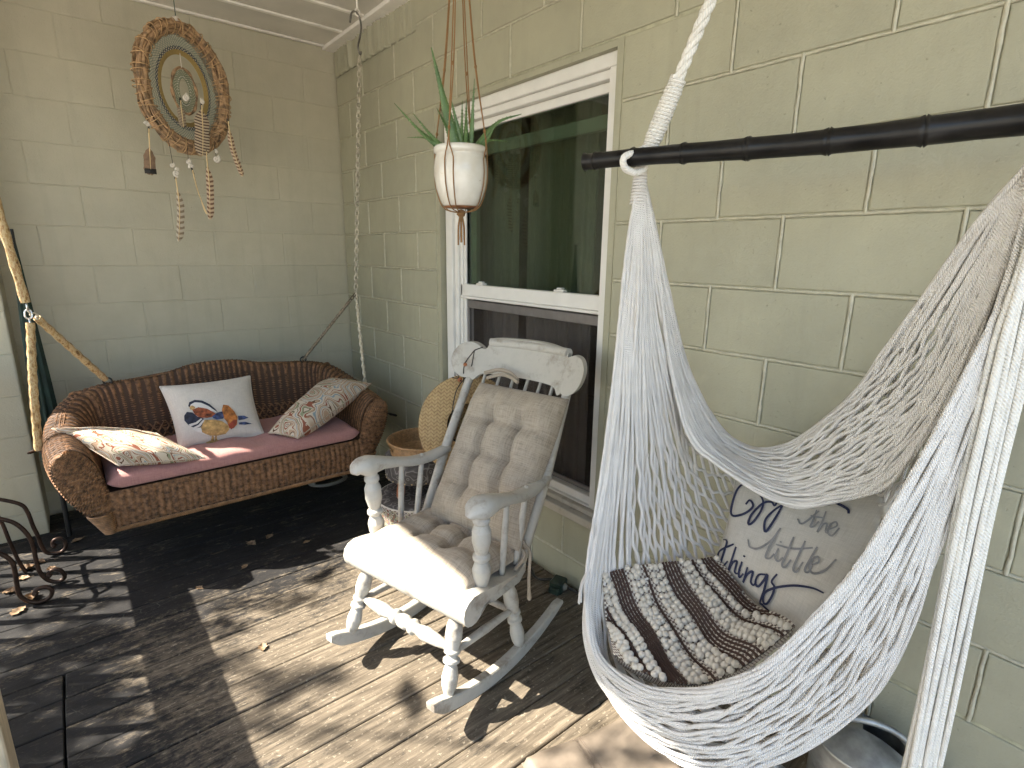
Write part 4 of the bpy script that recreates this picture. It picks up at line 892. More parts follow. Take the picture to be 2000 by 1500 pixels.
# ================================================================ hammock chair
PL = np.array([-.425, -2.868, 1.648]); PR = np.array([-.268, -3.590, 1.640])
ha = thing('hammock_chair', 'white cotton net hammock chair hanging from a black bamboo pole', 'hammock', (-.45, -3.25, .32))
curves = [
 # front rim
 (.00, [(-.428, -2.866, 1.62), (-.477, -2.886, 1.413), (-.525, -2.912, 1.16), (-.586, -2.94, .907), (-.66, -2.973, .69), (-.70, -3.013, .585), (-.728, -3.079, .512), (-.722, -3.191, .511), (-.70, -3.277, .548), (-.682, -3.343, .598), (-.642, -3.417, .681), (-.576, -3.481, .821), (-.535, -3.513, .915), (-.453, -3.544, 1.072), (-.381, -3.569, 1.226), (-.317, -3.588, 1.377), (-.274, -3.588, 1.56)]),
 # belly under the front rim
 (.10, [(-.434, -2.868, 1.60), (-.485, -2.892, 1.36), (-.54, -2.925, 1.08), (-.60, -2.95, .85), (-.672, -2.985, .64), (-.714, -3.03, .52), (-.725, -3.12, .44), (-.705, -3.24, .425), (-.68, -3.33, .46), (-.625, -3.41, .53), (-.56, -3.48, .66), (-.50, -3.53, .84), (-.42, -3.56, 1.03), (-.35, -3.585, 1.26), (-.29, -3.592, 1.50)]),
 (.22, [(-.436, -2.872, 1.58), (-.49, -2.90, 1.32), (-.545, -2.935, 1.02), (-.60, -2.965, .78), (-.655, -3.00, .57), (-.685, -3.07, .44), (-.675, -3.17, .37), (-.65, -3.28, .335), (-.60, -3.36, .345), (-.53, -3.43, .40), (-.45, -3.51, .51), (-.405, -3.555, .66), (-.40, -3.575, .85), (-.355, -3.59, 1.10), (-.30, -3.594, 1.42)]),
 (.36, [(-.436, -2.878, 1.56), (-.48, -2.92, 1.28), (-.515, -2.96, .97), (-.545, -3.00, .70), (-.56, -3.07, .51), (-.53, -3.18, .42), (-.48, -3.30, .40), (-.42, -3.42, .45), (-.375, -3.51, .58), (-.35, -3.555, .80), (-.325, -3.58, 1.08), (-.29, -3.592, 1.42)]),
 (.52, [(-.430, -2.885, 1.55), (-.455, -2.93, 1.28), (-.445, -2.975, .97), (-.415, -3.02, .73), (-.385, -3.09, .57), (-.345, -3.20, .50), (-.31, -3.32, .50), (-.285, -3.43, .58), (-.27, -3.51, .76), (-.275, -3.56, 1.05), (-.275, -3.588, 1.40)]),
 (.72, [(-.420, -2.888, 1.55), (-.41, -2.93, 1.30), (-.345, -2.97, 1.05), (-.265, -3.01, .84), (-.195, -3.08, .72), (-.145, -3.18, .68), (-.115, -3.29, .72), (-.12, -3.39, .86), (-.17, -3.48, 1.08), (-.225, -3.55, 1.34), (-.26, -3.582, 1.52)]),
 # fold over the top of the pillow
 (.84, [(-.408, -2.884, 1.57), (-.366, -2.927, 1.361), (-.285, -2.957, 1.138), (-.206, -3.021, .969), (-.166, -3.097, .913), (-.159, -3.177, .935), (-.151, -3.244, .995), (-.166, -3.347, 1.14), (-.209, -3.445, 1.353), (-.236, -3.509, 1.49), (-.258, -3.565, 1.585)]),
 (.92, [(-0.41, -2.887, 1.564), (-0.383, -2.926, 1.361), (-0.326, -2.961, 1.143), (-0.285, -3.034, 0.973), (-0.275, -3.111, 0.923), (-0.275, -3.209, 0.91), (-0.266, -3.289, 0.934), (-0.268, -3.376, 1.031), (-0.256, -3.477, 1.169), (-0.252, -3.53, 1.351), (-0.259, -3.565, 1.518)]),
 # loose edge hanging in front of the pillow
 (1.0, [(-0.418, -2.887, 1.564), (-0.399, -2.926, 1.362), (-0.377, -2.97, 1.151), (-0.368, -3.042, 0.985), (-0.366, -3.112, 0.936), (-0.357, -3.227, 0.891), (-0.356, -3.322, 0.889), (-0.345, -3.398, 0.931), (-0.321, -3.477, 0.994), (-0.295, -3.536, 1.177), (-0.275, -3.563, 1.355), (-0.273, -3.581, 1.517)])]
NU = 161; vk = np.array([c[0] for c in curves]); CV = []
for k, (v, P) in enumerate(curves):
    P = np.vstack([PL + np.array([.006*math.cos(k), .006*math.sin(k), 0]), P, PR + np.array([.008*math.cos(k), .008*math.sin(k), 0])]); CV.append(cat(P, NU))
CV = np.array(CV)
def hsurf(u, v):
    """point on the net; u along the cords 0..1, v across"""
    x = np.clip(u, 0, 1)*(NU-1.001); i = x.astype(int); f = (x-i)[:, None]; v = np.clip(v, vk[0], vk[-1])
    k = np.clip(np.searchsorted(vk, v, 'right')-1, 0, len(vk)-2); t = ((v-vk[k])/(vk[k+1]-vk[k]))[:, None]
    g_ = lambda kk: (1-f)*CV[np.clip(kk, 0, len(vk)-1), i] + f*CV[np.clip(kk, 0, len(vk)-1), i+1]
    a, b, c, d = g_(k-1), g_(k), g_(k+1), g_(k+2)
    return .5*((2*b)+(-a+c)*t+(2*a-5*b+4*c-d)*t*t+(-a+3*b-3*c+d)*t**3)
vi = np.concatenate([np.linspace(.012, .10, 13, endpoint=False), np.linspace(.10, .22, 16, endpoint=False), np.linspace(.22, .36, 14, endpoint=False), np.linspace(.36, .52, 12, endpoint=False),
                     np.linspace(.52, .72, 15, endpoint=False), np.linspace(.72, .84, 10, endpoint=False), np.linspace(.84, 1.0, 40)])
mb = MB(); us = np.linspace(0, 1, 260); kn = MB(); LP = 21.
sp = np.gradient(vi)
for i, v in enumerate(vi):
    st = (.34 if v < .36 else .27) + .05*math.sin((i//3)*2.4) ; en = (.74 if v < .45 else .80) + .05*math.sin((i//3)*1.9)
    env = np.clip((us-st)/.05, 0, 1)*np.clip((en-us)/.05, 0, 1)
    ph_ = us*(LP if v < .3 or v > .84 else 27.)*2 + .25*np.sin(us*23+i*.9); w = v + (.52 if v < .84 else .45)*sp[i]*np.cos(np.pi*(ph_ + i))*env + (1-env)*sp[i]*.9*((i//3*3+1)-i)*.72
    w = np.clip(w, 0, 1); P = hsurf(us, w)
    od = P - np.array([-.45, -3.25, .95]); od /= np.linalg.norm(od, axis=1)[:, None]; P = P + od*(.0042*(1 if i % 2 else -1)*np.sin(us*31+i*.7)*np.clip(np.minimum(us, 1-us)/.10, 0, 1))[:, None]
    jit = cat(rng.normal(0, .0026, (16, 3)), len(us)); P += jit*np.clip(np.minimum(us, 1-us)/.10, 0, 1)[:, None]
    tube(mb, P, .0041 + .0006*rng.random(), 6, False)
    if i % 4 == 0 and v > .3:
        for e in (st, en):
            c = hsurf(np.array([e]), np.array([v]))[0]; lathe(kn, [(0, -.011), (.004, -.008), (.0062, 0), (.005, .007), (0, .011)], Matrix.Translation(c), 7)
mb.build('net', M['rope'], ha, kind='stuff'); kn.build('knot', M['rope'], ha, kind='stuff')
# corded rims
mb = MB(); u = np.linspace(.02, .98, 260); base = hsurf(u, np.full(260, .0))
for q in range(7):
    an = q*2*np.pi/7; r_ = .0095*np.clip(np.minimum(u, 1-u)/.06, .3, 1)
    off = np.stack([r_*np.cos(u*26+an), r_*.7*np.sin(u*26+an)*.3, r_*np.sin(u*26+an)], 1); tube(mb, base+off+rng.normal(0, .0004, base.shape), .0042, 6, False)
mb.build('front_rim', M['rope'], ha)
mb = MB(); base = hsurf(u, np.full(260, .845))
for q in range(6):
    an = q*2*np.pi/6; r_ = .008*np.clip(np.minimum(u, 1-u)/.06, .3, 1); off = np.stack([r_*np.cos(u*20+an), 0*u, r_*np.sin(u*20+an)], 1); tube(mb, base+off, .0042, 6, False)
mb.build('back_rim', M['rope'], ha)
# stray ends and lacing on the left bundle
for P in ([(-.640, -2.962, .78), (-.655, -2.975, .70), (-.70, -2.99, .655), (-.72, -3.00, .62)], [(-.60, -2.965, .665), (-.585, -3.0, .64), (-.56, -3.03, .632), (-.53, -3.06, .636)], [(-.585, -2.95, .75), (-.59, -2.965, .69), (-.58, -2.98, .655), (-.57, -3.0, .640)], [(-.52, -2.90, 1.17), (-.50, -2.905, 1.12), (-.525, -2.92, 1.07)], [(-.49, -2.90, 1.16), (-.53, -2.92, 1.08), (-.545, -2.93, 1.03)]):
    mb = MB()
    for q in range(3): tube(mb, cat(np.array(P)+rng.normal(0, .003, (len(P), 3)), 14), .0024, 5)
    mb.build('loose_end', M['rope'], ha)
# bamboo pole, thicker towards the near end
A_, B_ = np.array([-.492, -2.738, 1.670]), np.array([-.240, -3.700, 1.672]); nod = [0, .032, .135, .262, .405, .560, .715, .87, 1.]
s = []; rr = []
for a, b in zip(nod[:-1], nod[1:]):
    for f, k in ((0, 1.0), (.015/(b-a)*.12, 1.15), (.03/(b-a)*.25, 1.0), (.5, .97), (.93, 1.0), (.985, 1.12)):
        x = a + f*(b-a)
        if not s or x > s[-1]+1e-4: s.append(x); rr.append(k)
s = np.array(s); rr = np.array(rr)*(.0195+.0085*s)
mb = MB(); tube(mb, A_ + (B_-A_)*s[:, None] + np.stack([.002*np.sin(s*9), 0*s, .004*np.sin(s*7+1)], 1), rr, 18); mb.build('spreader_pole', M['bamboo'], ha)
# suspension ropes meeting at the ceiling
TOP = np.array([-.34, -3.285, 2.66])
for e, nm in ((PL, 1), (np.array([-.246, -3.675, 1.648]), 0)):
    d = (TOP-e)/np.linalg.norm(TOP-e); k0 = e + d*.045
    mb = MB(); rope(mb, [k0 + d*.10, k0 + (TOP-k0)*.5, TOP], .0135, 3, .085, 7); ro = mb.build('suspension_rope', M['rope2'], ha)
    mb = MB(); Lw = .165; nw = 21; a_ = np.linspace(0, nw*2*np.pi, nw*12); f = np.linspace(0, 1, len(a_))
    x_ = np.cross(d, [0, 1, 0]); x_ /= np.linalg.norm(x_); y_ = np.cross(d, x_); rad = .0150*(1+.18*np.sin(np.pi*f)+.05*np.sin(f*40))
    tube(mb, k0 + d*(f[:, None]*Lw) + rad[:, None]*(np.cos(a_)[:, None]*x_+np.sin(a_)[:, None]*y_), .0052, 5); mb.build('rope_whipping', M['rope2'], ro)
    t = (B_-A_)/np.linalg.norm(B_-A_); side = np.cross(t, [0, 0, 1.]); pc = A_ + t*np.dot(e-A_, t)
    mb = MB()
    for sg, o2 in ((1, -.016), (-1, .012)): tube(mb, cat([k0+d*.02, k0 + side*sg*.020 + t*o2*.7, pc + side*sg*.032 + t*o2, pc + side*sg*.024 + t*o2 - np.array([0, 0, .024]), pc - np.array([0, 0, .034])], 24), .0085, 8)
    mb.build('rope_loop', M['rope2'], ro)
    mb = MB(); e = PL if nm else PR
    for q in range(14):
        h = -.03+.004*q; tube(mb, np.array([e + np.array([(.012+.0006*q)*math.cos(x), (.012+.0006*q)*math.sin(x), .018-.0075*q]) for x in np.linspace(0, 6.283, 13)[:-1]]), .0036, 5, closed=True)
    mb.build('gathering', M['rope'], ro)
# long tail of cords hanging from the near end
mb = MB()
for q in range(14):
    lay = q % 2; e = ((q//2)-3)*.0092 + rng.normal(0, .0008); z = np.linspace(1.62, .22, 40); f = (1.62-z)/1.4; op = np.clip(f*4.5, .22, 1)
    x = -.300 - .062*np.clip(f*2.2, 0, 1) + .774*e*op - .633*(lay-.5)*.012*op + .0025*np.sin(z*9+q); y = -3.612 - .018*f - .633*e*op - .774*(lay-.5)*.012*op + .0025*np.sin(z*7+2*q)
    tube(mb, np.stack([x, y, z], 1), .0056, 7)
mb.build('tail_cords', M['rope2'], ha, kind='stuff')

# ---------------------------------------------------------------- cushions in the hammock
TXC = [[-0.3258, -3.1214, 0.627], [-0.3729, -3.4045, 0.5343], [-0.0908, -3.4531, 0.911], [-0.1905, -3.0825, 0.8534]]
ft = pillow_fn(TXC, .05)
tp, _ = pillow('lettered_pillow', ft, M['canvas'], .001, (.38, .36), 9, label='natural canvas pillow lettered with a handwritten saying in the hammock', cat='pillow')
TXT = [('n', 0.005, [(0.1166, 0.9076), (0.0501, 0.8195), (0.02, 0.6948), (0.02, 0.5768), (0.0682, 0.5412), (0.1613, 0.5929), (0.2132, 0.6754), (0.1738, 0.7254), (0.1501, 0.6781)]), ('n', 0.0045, [(0.1918, 0.8408), (0.27, 0.7542), (0.2856, 0.6691), (0.2567, 0.5541), (0.2237, 0.5163), (0.2217, 0.6006), (0.2785, 0.7264), (0.334, 0.7565), (0.3675, 0.7333), (0.3712, 0.8187)]), ('n', 0.0045, [(0.3699, 0.8226), (0.4138, 0.7722), (0.4086, 0.6658), (0.3861, 0.5396), (0.366, 0.5119), (0.3413, 0.602), (0.3893, 0.7197), (0.4487, 0.7823)]), ('n', 0.0052, [(0.6664, 0.863), (0.7439, 0.8428), (0.8037, 0.8181), (0.8217, 0.7929)]), ('g', 0.0036, [(0.5497, 0.6816), (0.5846, 0.6529), (0.617, 0.688), (0.6543, 0.7731)]), ('g', 0.0036, [(0.6382, 0.7762), (0.6496, 0.6979), (0.6512, 0.6534), (0.6743, 0.6641), (0.6844, 0.7012)]), ('g', 0.0036, [(0.6201, 0.7263), (0.6999, 0.7311)]), ('g', 0.0036, [(0.6944, 0.7796), (0.7071, 0.691), (0.7093, 0.6286), (0.7139, 0.683), (0.7381, 0.7), (0.7537, 0.6495), (0.7744, 0.6434)]), ('g', 0.0036, [(0.7673, 0.6698), (0.7976, 0.701), (0.7801, 0.7248), (0.7611, 0.7001), (0.7678, 0.6508), (0.8013, 0.6364), (0.8177, 0.6943)]), ('g', 0.004, [(0.2623, 0.3945), (0.2979, 0.346), (0.3693, 0.3686), (0.4392, 0.4656), (0.4676, 0.5788)]), ('g', 0.004, [(0.4676, 0.5788), (0.4523, 0.4938), (0.4426, 0.3959), (0.4444, 0.3336), (0.478, 0.3394), (0.4976, 0.3851)]), ('g', 0.004, [(0.5107, 0.4344), (0.513, 0.3674), (0.5436, 0.3506), (0.5679, 0.39)]), ('g', 0.004, [(0.5075, 0.4765), (0.5083, 0.4877)]), ('g', 0.004, [(0.5784, 0.5515), (0.5816, 0.4412), (0.5808, 0.3448), (0.607, 0.3376), (0.626, 0.4001)]), ('g', 0.004, [(0.6622, 0.5523), (0.6627, 0.4431), (0.6651, 0.3564), (0.6944, 0.3484), (0.708, 0.4213)]), ('g', 0.004, [(0.4829, 0.4512), (0.6096, 0.4739), (0.7275, 0.5282)]), ('g', 0.004, [(0.7504, 0.5434), (0.7434, 0.4527), (0.7408, 0.3834), (0.7665, 0.3803), (0.7735, 0.4261)]), ('g', 0.004, [(0.7683, 0.4298), (0.8008, 0.4622), (0.7815, 0.4875), (0.7597, 0.4598), (0.7635, 0.4063), (0.8055, 0.3899), (0.8606, 0.4387), (0.889, 0.5167)]), ('n', 0.0046, [(0.02, 0.0956), (0.02, 0.1684), (0.1515, 0.3006)]), ('n', 0.0046, [(0.02, 0.2902), (0.0729, 0.2917), (0.0772, 0.1884), (0.075, 0.0723), (0.1059, 0.0643), (0.1415, 0.134)]), ('n', 0.0046, [(0.1808, 0.2888), (0.176, 0.1581), (0.1705, 0.0658), (0.1936, 0.1512), (0.2291, 0.1798), (0.2303, 0.0945), (0.2603, 0.0929), (0.2774, 0.135)]), ('n', 0.0046, [(0.2733, 0.2045), (0.2701, 0.1108), (0.288, 0.0787), (0.3135, 0.1253)]), ('n', 0.0046, [(0.2768, 0.2466), (0.2788, 0.2598)]), ('n', 0.0046, [(0.3332, 0.191), (0.3321, 0.1098), (0.3262, 0.0571), (0.3467, 0.1376), (0.3853, 0.1829), (0.393, 0.1063), (0.4223, 0.0992), (0.4369, 0.1367)]), ('n', 0.0046, [(0.4907, 0.2213), (0.4398, 0.1888), (0.4316, 0.1263), (0.4624, 0.1135), (0.4917, 0.1764), (0.5042, 0.2288), (0.5163, 0.1225), (0.5029, 0.0212), (0.5184, 0.02), (0.6056, 0.02)]), ('n', 0.0046, [(0.5721, 0.2693), (0.5518, 0.2042), (0.5853, 0.1837), (0.5887, 0.1242), (0.5646, 0.0545), (0.5317, 0.0429), (0.5266, 0.1054), (0.5908, 0.1804), (0.7103, 0.2635), (0.8295, 0.312), (0.9098, 0.3234)])]
nrm_t = np.array(ft(.5, .5, 1.))-np.array(ft(.5, .5, -1.)); nrm_t /= np.linalg.norm(nrm_t)
for ck_, w_, pts in TXT:
    A2 = cat(pts, 8*len(pts)); P = ft(A2[:, 0], A2[:, 1], 1., np.full(len(A2), .0042)); T_ = np.gradient(P, axis=0); T_ /= np.linalg.norm(T_, axis=1)[:, None]+1e-9
    sd = np.cross(T_, nrm_t); wv = w_*.62*(.78+.3*np.sin(np.linspace(0, 3.1, len(P))))
    mb = MB(); grid(mb, np.stack([P-sd*wv[:, None], P+sd*wv[:, None]], 1)); mb.build('lettering', M['navy'] if ck_ == 'n' else M['grey'], tp)

# striped wool pad: back-left, back-right, front-right, front-left
K = [np.array(x) for x in ((-.625, -2.985, .640), (-.330, -3.130, .655), (-.420, -3.375, .625), (-.700, -3.095, .520))]
def pad(a, b, off=0.):
    a = np.asarray(a, float)[..., None]; b = np.asarray(b, float)[..., None]
    P = (1-a)*(1-b)*K[0]+a*(1-b)*K[1]+a*b*K[2]+(1-a)*b*K[3]
    P = P + np.array([-.075, -.045, -.030])*(4*a*(1-a))*b**1.5
    P = P + np.array([0, 0, 1.])*(-.030*np.sin(np.pi*np.clip(b*1.05, 0, 1))+.012*np.sin(a*7+1)*b + .006*np.sin(b*11+a*5)+.01*np.clip(1-b*4, 0, 1))
    nn2 = np.array([-.35, .0, .93]); return P + nn2*np.asarray(off, float)[..., None] if np.ndim(off) else P + nn2*off
a, b = np.meshgrid(np.linspace(0, 1, 50), np.linspace(0, 1, 40), indexing='ij')
rim_ = np.clip(np.minimum(np.minimum(a, 1-a), np.minimum(b, 1-b))/.05, 0, 1)**.5
mb = MB(); grid(mb, pad(a, b, .004), np.stack([a*.46, b*.40], -1), True); grid(mb, pad(a, b, -.045*rim_), None, False)
kp = mb.build('striped_pad', M['weave'], label='cream and dark brown striped woolly seat pad in the hammock', cat='cushion')
for c in (-.115, -.085, .060, .086, .112, .138, .164, .340, .516, .542, .568, .594, .620, .770, .860, .886, .912, .938):
    bb = np.linspace(.0, 1, 60); mb = MB(); aa_ = c + (.30-.17*c)*bb + .004*np.sin(bb*9+c*20); ok = (aa_ > .012) & (aa_ < .992); tube(mb, pad(aa_[ok], bb[ok], .0050), .0031, 6); mb.build('brown_stripe', M['brownyarn'], kp)
mb = MB(); 
for (c0, c1) in ((.190, .305), (.375, .495), (.650, .742), (.795, .835), (.955, .998), (.0, .035), (-.06, .03), (-.24, -.13)):
    nb = 20; na = max(1, int(round((c1-c0)/.036)))
    for i in range(na):
        for j in range(nb):
            bb = (j+.5+.25*(i % 2))/nb + rng.normal(0, .006); aa = c0 + (c1-c0)*(i+.5)/na + rng.normal(0, .004); aa = aa + (.30-.17*aa)*bb
            if not .018 < aa < .985: continue
            p0 = pad(np.array([aa-.017, aa, aa+.017]), np.array([bb, bb+.006, bb]), np.array([.006, .011, .006]) + rng.normal(0, .001)); tube(mb, cat(p0, 7), [.002, .0058, .0078, .0084, .0078, .0058, .002], 7, False)
mb.build('wool_loops', M['cream'], kp, kind='stuff')

# ================================================================ hanging planter
PC = np.array([-.393, -2.023, 1.712])
pot = thing('plant_pot', 'cream glazed ceramic pot hanging in a cord sling', 'pot', tuple(PC-np.array([0, 0, .108])))
pf = [(0, -.104), (.062, -.104), (.067, -.100), (.078, -.080), (.090, -.045), (.0975, 0), (.0985, .025), (.094, .058), (.0895, .070), (.0905, .075), (.0955, .078), (.0985, .086), (.0985, .094), (.094, .101), (.087, .102), (.084, .096), (.083, .080), (0, .078)]
mb = MB(); lathe(mb, pf, Matrix.Translation(PC), 48); mb.build('body', M['glaze'], pot)
mb = MB(); lathe(mb, [(0, -.1085), (.060, -.1085), (.0635, -.1045)], Matrix.Translation(PC), 40); mb.build('foot', M['terracotta'], pot)
mb = MB(); lathe(mb, [(0, .083), (.05, .084), (.0825, .081)], Matrix.Translation(PC), 24); mb.build('soil', M['soil'], pot)
RIGHT = np.array([.774, -.633, 0]); TOC = np.array([-.633, -.774, 0])
al = thing('aloe_plant', 'spiky green aloe plant growing in the hanging pot', 'plant', tuple(PC+np.array([0, 0, .082])))
for (bx, by, tip, w, drop) in ((-.01, .01, (-.095, .03, .335), .019, .01), (.035, -.01, (.052, .01, .245), .009, .0), (-.03, .02, (-.235, .0, .165), .009, .02), (-.03, -.02, (-.158, .06, .118), .009, .012), (-.02, -.03, (-.165, .05, .085), .0095, .015),
                               (.04, .0, (.220, -.02, .140), .013, -.035), (.05, -.02, (.138, .05, .105), .009, .012), (-.02, -.03, (-.075, .07, .135), .009, -.015), (.0, -.03, (.012, .05, .165), .008, .0), (.02, .02, (.02, -.03, .19), .009, 0), (.01, -.01, (-.03, .02, .175), .013, 0), (-.03, .03, (-.20, -.04, .06), .008, -.02), (.03, .03, (.17, -.06, .055), .008, -.02)):
    p0 = PC + np.array([0, 0, .080]) + RIGHT*bx + TOC*by; p2 = PC + np.array([0, 0, .080]) + RIGHT*tip[0] + TOC*tip[1] + np.array([0, 0, tip[2]]); pm = (p0+p2)/2 + np.array([0, 0, -drop])
    P = cat([p0, pm, p2], 18); f = np.linspace(0, 1, 18); hw2 = w*np.clip(1.05-f, 0, 1)**.75*(.85+.3*np.sin(np.pi*np.clip(f*1.6, 0, 1))); T_ = np.gradient(P, axis=0); T_ /= np.linalg.norm(T_, axis=1)[:, None]
    sd = np.cross(T_, TOC + np.array([0, 0, .35])); sd /= np.linalg.norm(sd, axis=1)[:, None]; nn2 = np.cross(sd, T_); an = np.linspace(0, 2*np.pi, 11)
    A = P[:, None] + hw2[:, None, None]*(np.cos(an)[None, :, None]*sd[:, None] + (.36*np.sin(an)-.12*np.cos(an)**2)[None, :, None]*nn2[:, None])
    mb = MB(); grid(mb, A, flip=True)
    for sg in (-1, 1):
        for q in range(2, 15):
            c = P[q] + sd[q]*hw2[q]*sg; mb.add([c - T_[q]*.0018, c + T_[q]*.0018, c + sd[q]*sg*.0032 + T_[q]*.0018, c + nn2[q]*.0008], t=[(0, 1, 2), (0, 2, 3), (1, 3, 2), (0, 3, 1)])
    mb.build('leaf', M['leaf'], al)
hg = thing('cord_plant_hanger', 'knotted tan cord plant hanger with a tassel under the pot', 'plant hanger', tuple(PC-np.array([0, 0, .24])))
HT = PC + np.array([0, 0, .988]); KB = PC + np.array([0, 0, -.128])
for q in range(4):
    an = .55 + q*math.pi/2; e = np.array([math.cos(an), math.sin(an), 0])
    for sg in (-1, 1):
        a2 = an + sg*.16; e2 = np.array([math.cos(a2), math.sin(a2), 0]); e3 = np.array([math.cos(an+sg*.05), math.sin(an+sg*.05), 0])
        P = [KB, PC+e2*.066+np.array([0, 0, -.110]), PC+e2*.094+np.array([0, 0, -.045]), PC+e2*.1005+np.array([0, 0, .01]), PC+e2*.0985+np.array([0, 0, .06]), PC+e3*.1010+np.array([0, 0, .09]), PC+e*.094+np.array([0, 0, .15]), PC+e*.060+np.array([0, 0, .36])+np.cross(e, [0, 0, 1])*sg*.004, PC+e*.035+np.array([0, 0, .6])+np.cross(e, [0, 0, 1])*sg*.003, HT]
        mb = MB(); tube(mb, cat(P, 60), .0022, 6); mb.build('cord', M['jute'], hg)
    for zz, rr_ in ((.15, .094), (.36, .060)):
        mb = MB(); c = PC + e*rr_ + np.array([0, 0, zz]); lathe(mb, [(0, -.007), (.004, -.005), (.0055, 0), (.004, .005), (0, .007)], Matrix.Translation(c), 8); mb.build('knot', M['jute'], hg)
mb = MB(); lathe(mb, [(0, -.014), (.010, -.012), (.0145, -.004), (.0145, .004), (.010, .012), (0, .015)], Matrix.Translation(KB), 12); an = np.linspace(0, 12.5, 40); tube(mb, np.stack([KB[0]+.0145*np.cos(an), KB[1]+.0145*np.sin(an), KB[2]-.007+.014*an/12.5], 1), .0028, 6); mb.build('bottom_knot', M['jute'], hg)
for q in range(6):
    an = q*1.05; mb = MB(); tube(mb, cat([KB+np.array([.004*math.cos(an), .004*math.sin(an), -.008]), KB+np.array([.012*math.cos(an), .012*math.sin(an), -.05]), KB+np.array([.013*math.cos(an), .013*math.sin(an), -.095-.010*(q % 3)])], 12), .0033, 6); mb.build('tassel_strand', M['jute'], hg)
mb = MB(); tube(mb, [HT, HT+np.array([0, 0, .015])], .004, 6); mb.build('hook', M['steel'], hg)

# ================================================================ dreamcatcher
DC = np.array([-.975, -.45, 2.215]); TH = R(16); DX = np.array([math.cos(TH), math.sin(TH), 0]); DY = np.array([-math.sin(TH), math.cos(TH), 0]); DZ = np.array([0, 0, 1.])
dc = thing('dreamcatcher', 'large woven vine dreamcatcher with feathers and shells hung near the corner', 'dreamcatcher', tuple(DC-np.array([0, 0, .30])))
def ov(an, a, b, y=0., sk=.05): return DC + np.outer(a*np.cos(an)+sk*b*np.sin(an)*0, DX) + np.outer(b*np.sin(an) , DZ) + np.outer(-.035*np.sin(an)*0+y*np.ones_like(an), DY)
mb = MB(); an = np.linspace(0, 2*np.pi, 91)[:-1]
for q in range(26):
    ph = rng.uniform(0, 6.28); rr_ = .027*math.sqrt(rng.random()); tw = rng.uniform(-3, 3); j = .006*np.sin(an*rng.integers(3, 9)+ph)
    a1 = .192 + rr_*np.cos(ph+tw*np.sin(an)) + j; b1 = .272 + rr_*np.cos(ph+tw*np.sin(an)) + j; yv = rr_*1.5*np.sin(ph+tw*np.sin(an))
    P = DC + (a1*np.cos(an))[:, None]*DX + (b1*np.sin(an))[:, None]*DZ + yv[:, None]*DY; tube(mb, P, .0055+.0035*rng.random(), 5, closed=True)
mb.build('vine_hoop', M['vine'], dc)
mb = MB()
for q in range(54):
    t = q/54*2*np.pi + rng.normal(0, .03); c = DC + .192*math.cos(t)*DX + .272*math.sin(t)*DZ; o_ = np.array([math.cos(t)*DX + math.sin(t)*DZ])[0]; s_ = np.linspace(0, 2*np.pi, 13)[:-1]; lean_ = rng.normal(0, .012)
    tg = -math.sin(t)*DX + math.cos(t)*DZ; tube(mb, c + .036*(1+rng.normal(0, .06))*np.cos(s_)[:, None]*o_ + .046*np.sin(s_)[:, None]*DY + (lean_*np.cos(s_))[:, None]*tg, .0023, 5, closed=True)
mb.build('lacing', M['raffia'], dc)
def netting(a0, b0, a1, b1, n, turns, r, mat, y0=0., y1=0., c=DC, parent=None):
    mb = MB(); f = np.linspace(0, 1, 26)
    for q in range(n):
        for sg in (-1, 1):
            t = q/n*2*np.pi + sg*turns*f; P = c + ((a0+(a1-a0)*f)*np.cos(t))[:, None]*DX + ((b0+(b1-b0)*f)*np.sin(t))[:, None]*DZ + (y0+(y1-y0)*f)[:, None]*DY; tube(mb, P, r, 4, False)
    return mb.build('netting', mat, parent or dc, kind='stuff')
netting(.170, .248, .125, .185, 90, .30, .0010, M['netblue']); netting(.128, .19, .116, .172, 60, .13, .0017, M['netnavy'])
mb = MB()
for q in range(5):
    j = .004*q; tube(mb, ov(an, .116-j*.9, .172-j, .002*q), .0026, 4, closed=True)
ih = mb.build('gold_ring', M['netgold'], dc)
netting(.118, .174, .104, .158, 40, .10, .0011, M['netgold'])
C2 = DC + np.array([0, 0, -.010])
mb = MB()
for q in range(5): tube(mb, C2 + ((.054+.002*q)*np.cos(an))[:, None]*DX + ((.100+.002*q)*np.sin(an))[:, None]*DZ + .005*np.sin(an*7+q)[:, None]*DY, .003, 5, closed=True)
mb.build('inner_hoop', M['vine'], dc); netting(.052, .096, .022, .058, 36, .5, .0014, M['netgreen'], c=C2)
mb = MB()
for t in np.linspace(0, 2*np.pi, 31)[:-1]: lathe(mb, [(0, -.003), (.003, 0), (0, .003)], Matrix.Translation(C2 + .030*math.cos(t)*DX + .066*math.sin(t)*DZ), 6)
mb.build('bead_ring', M['shell'], dc, kind='stuff')
mb = MB(); tube(mb, [C2+.10*DZ, DC+.158*DZ], .0018, 5); mb.build('inner_cord', M['shell'], dc)
mb = MB(); tube(mb, [DC+.285*DZ, DC+np.array([.0, 0, CE-DC[2]])], .0022, 5); mb.build('hanging_string', M['gstring'], dc)
mb = MB(); lathe(mb, [(0, -.016), (.012, -.013), (.017, 0), (.012, .013), (0, .016)], Matrix.Translation(DC+.305*DZ), 10); mb.build('top_shell', M['shell'], dc)
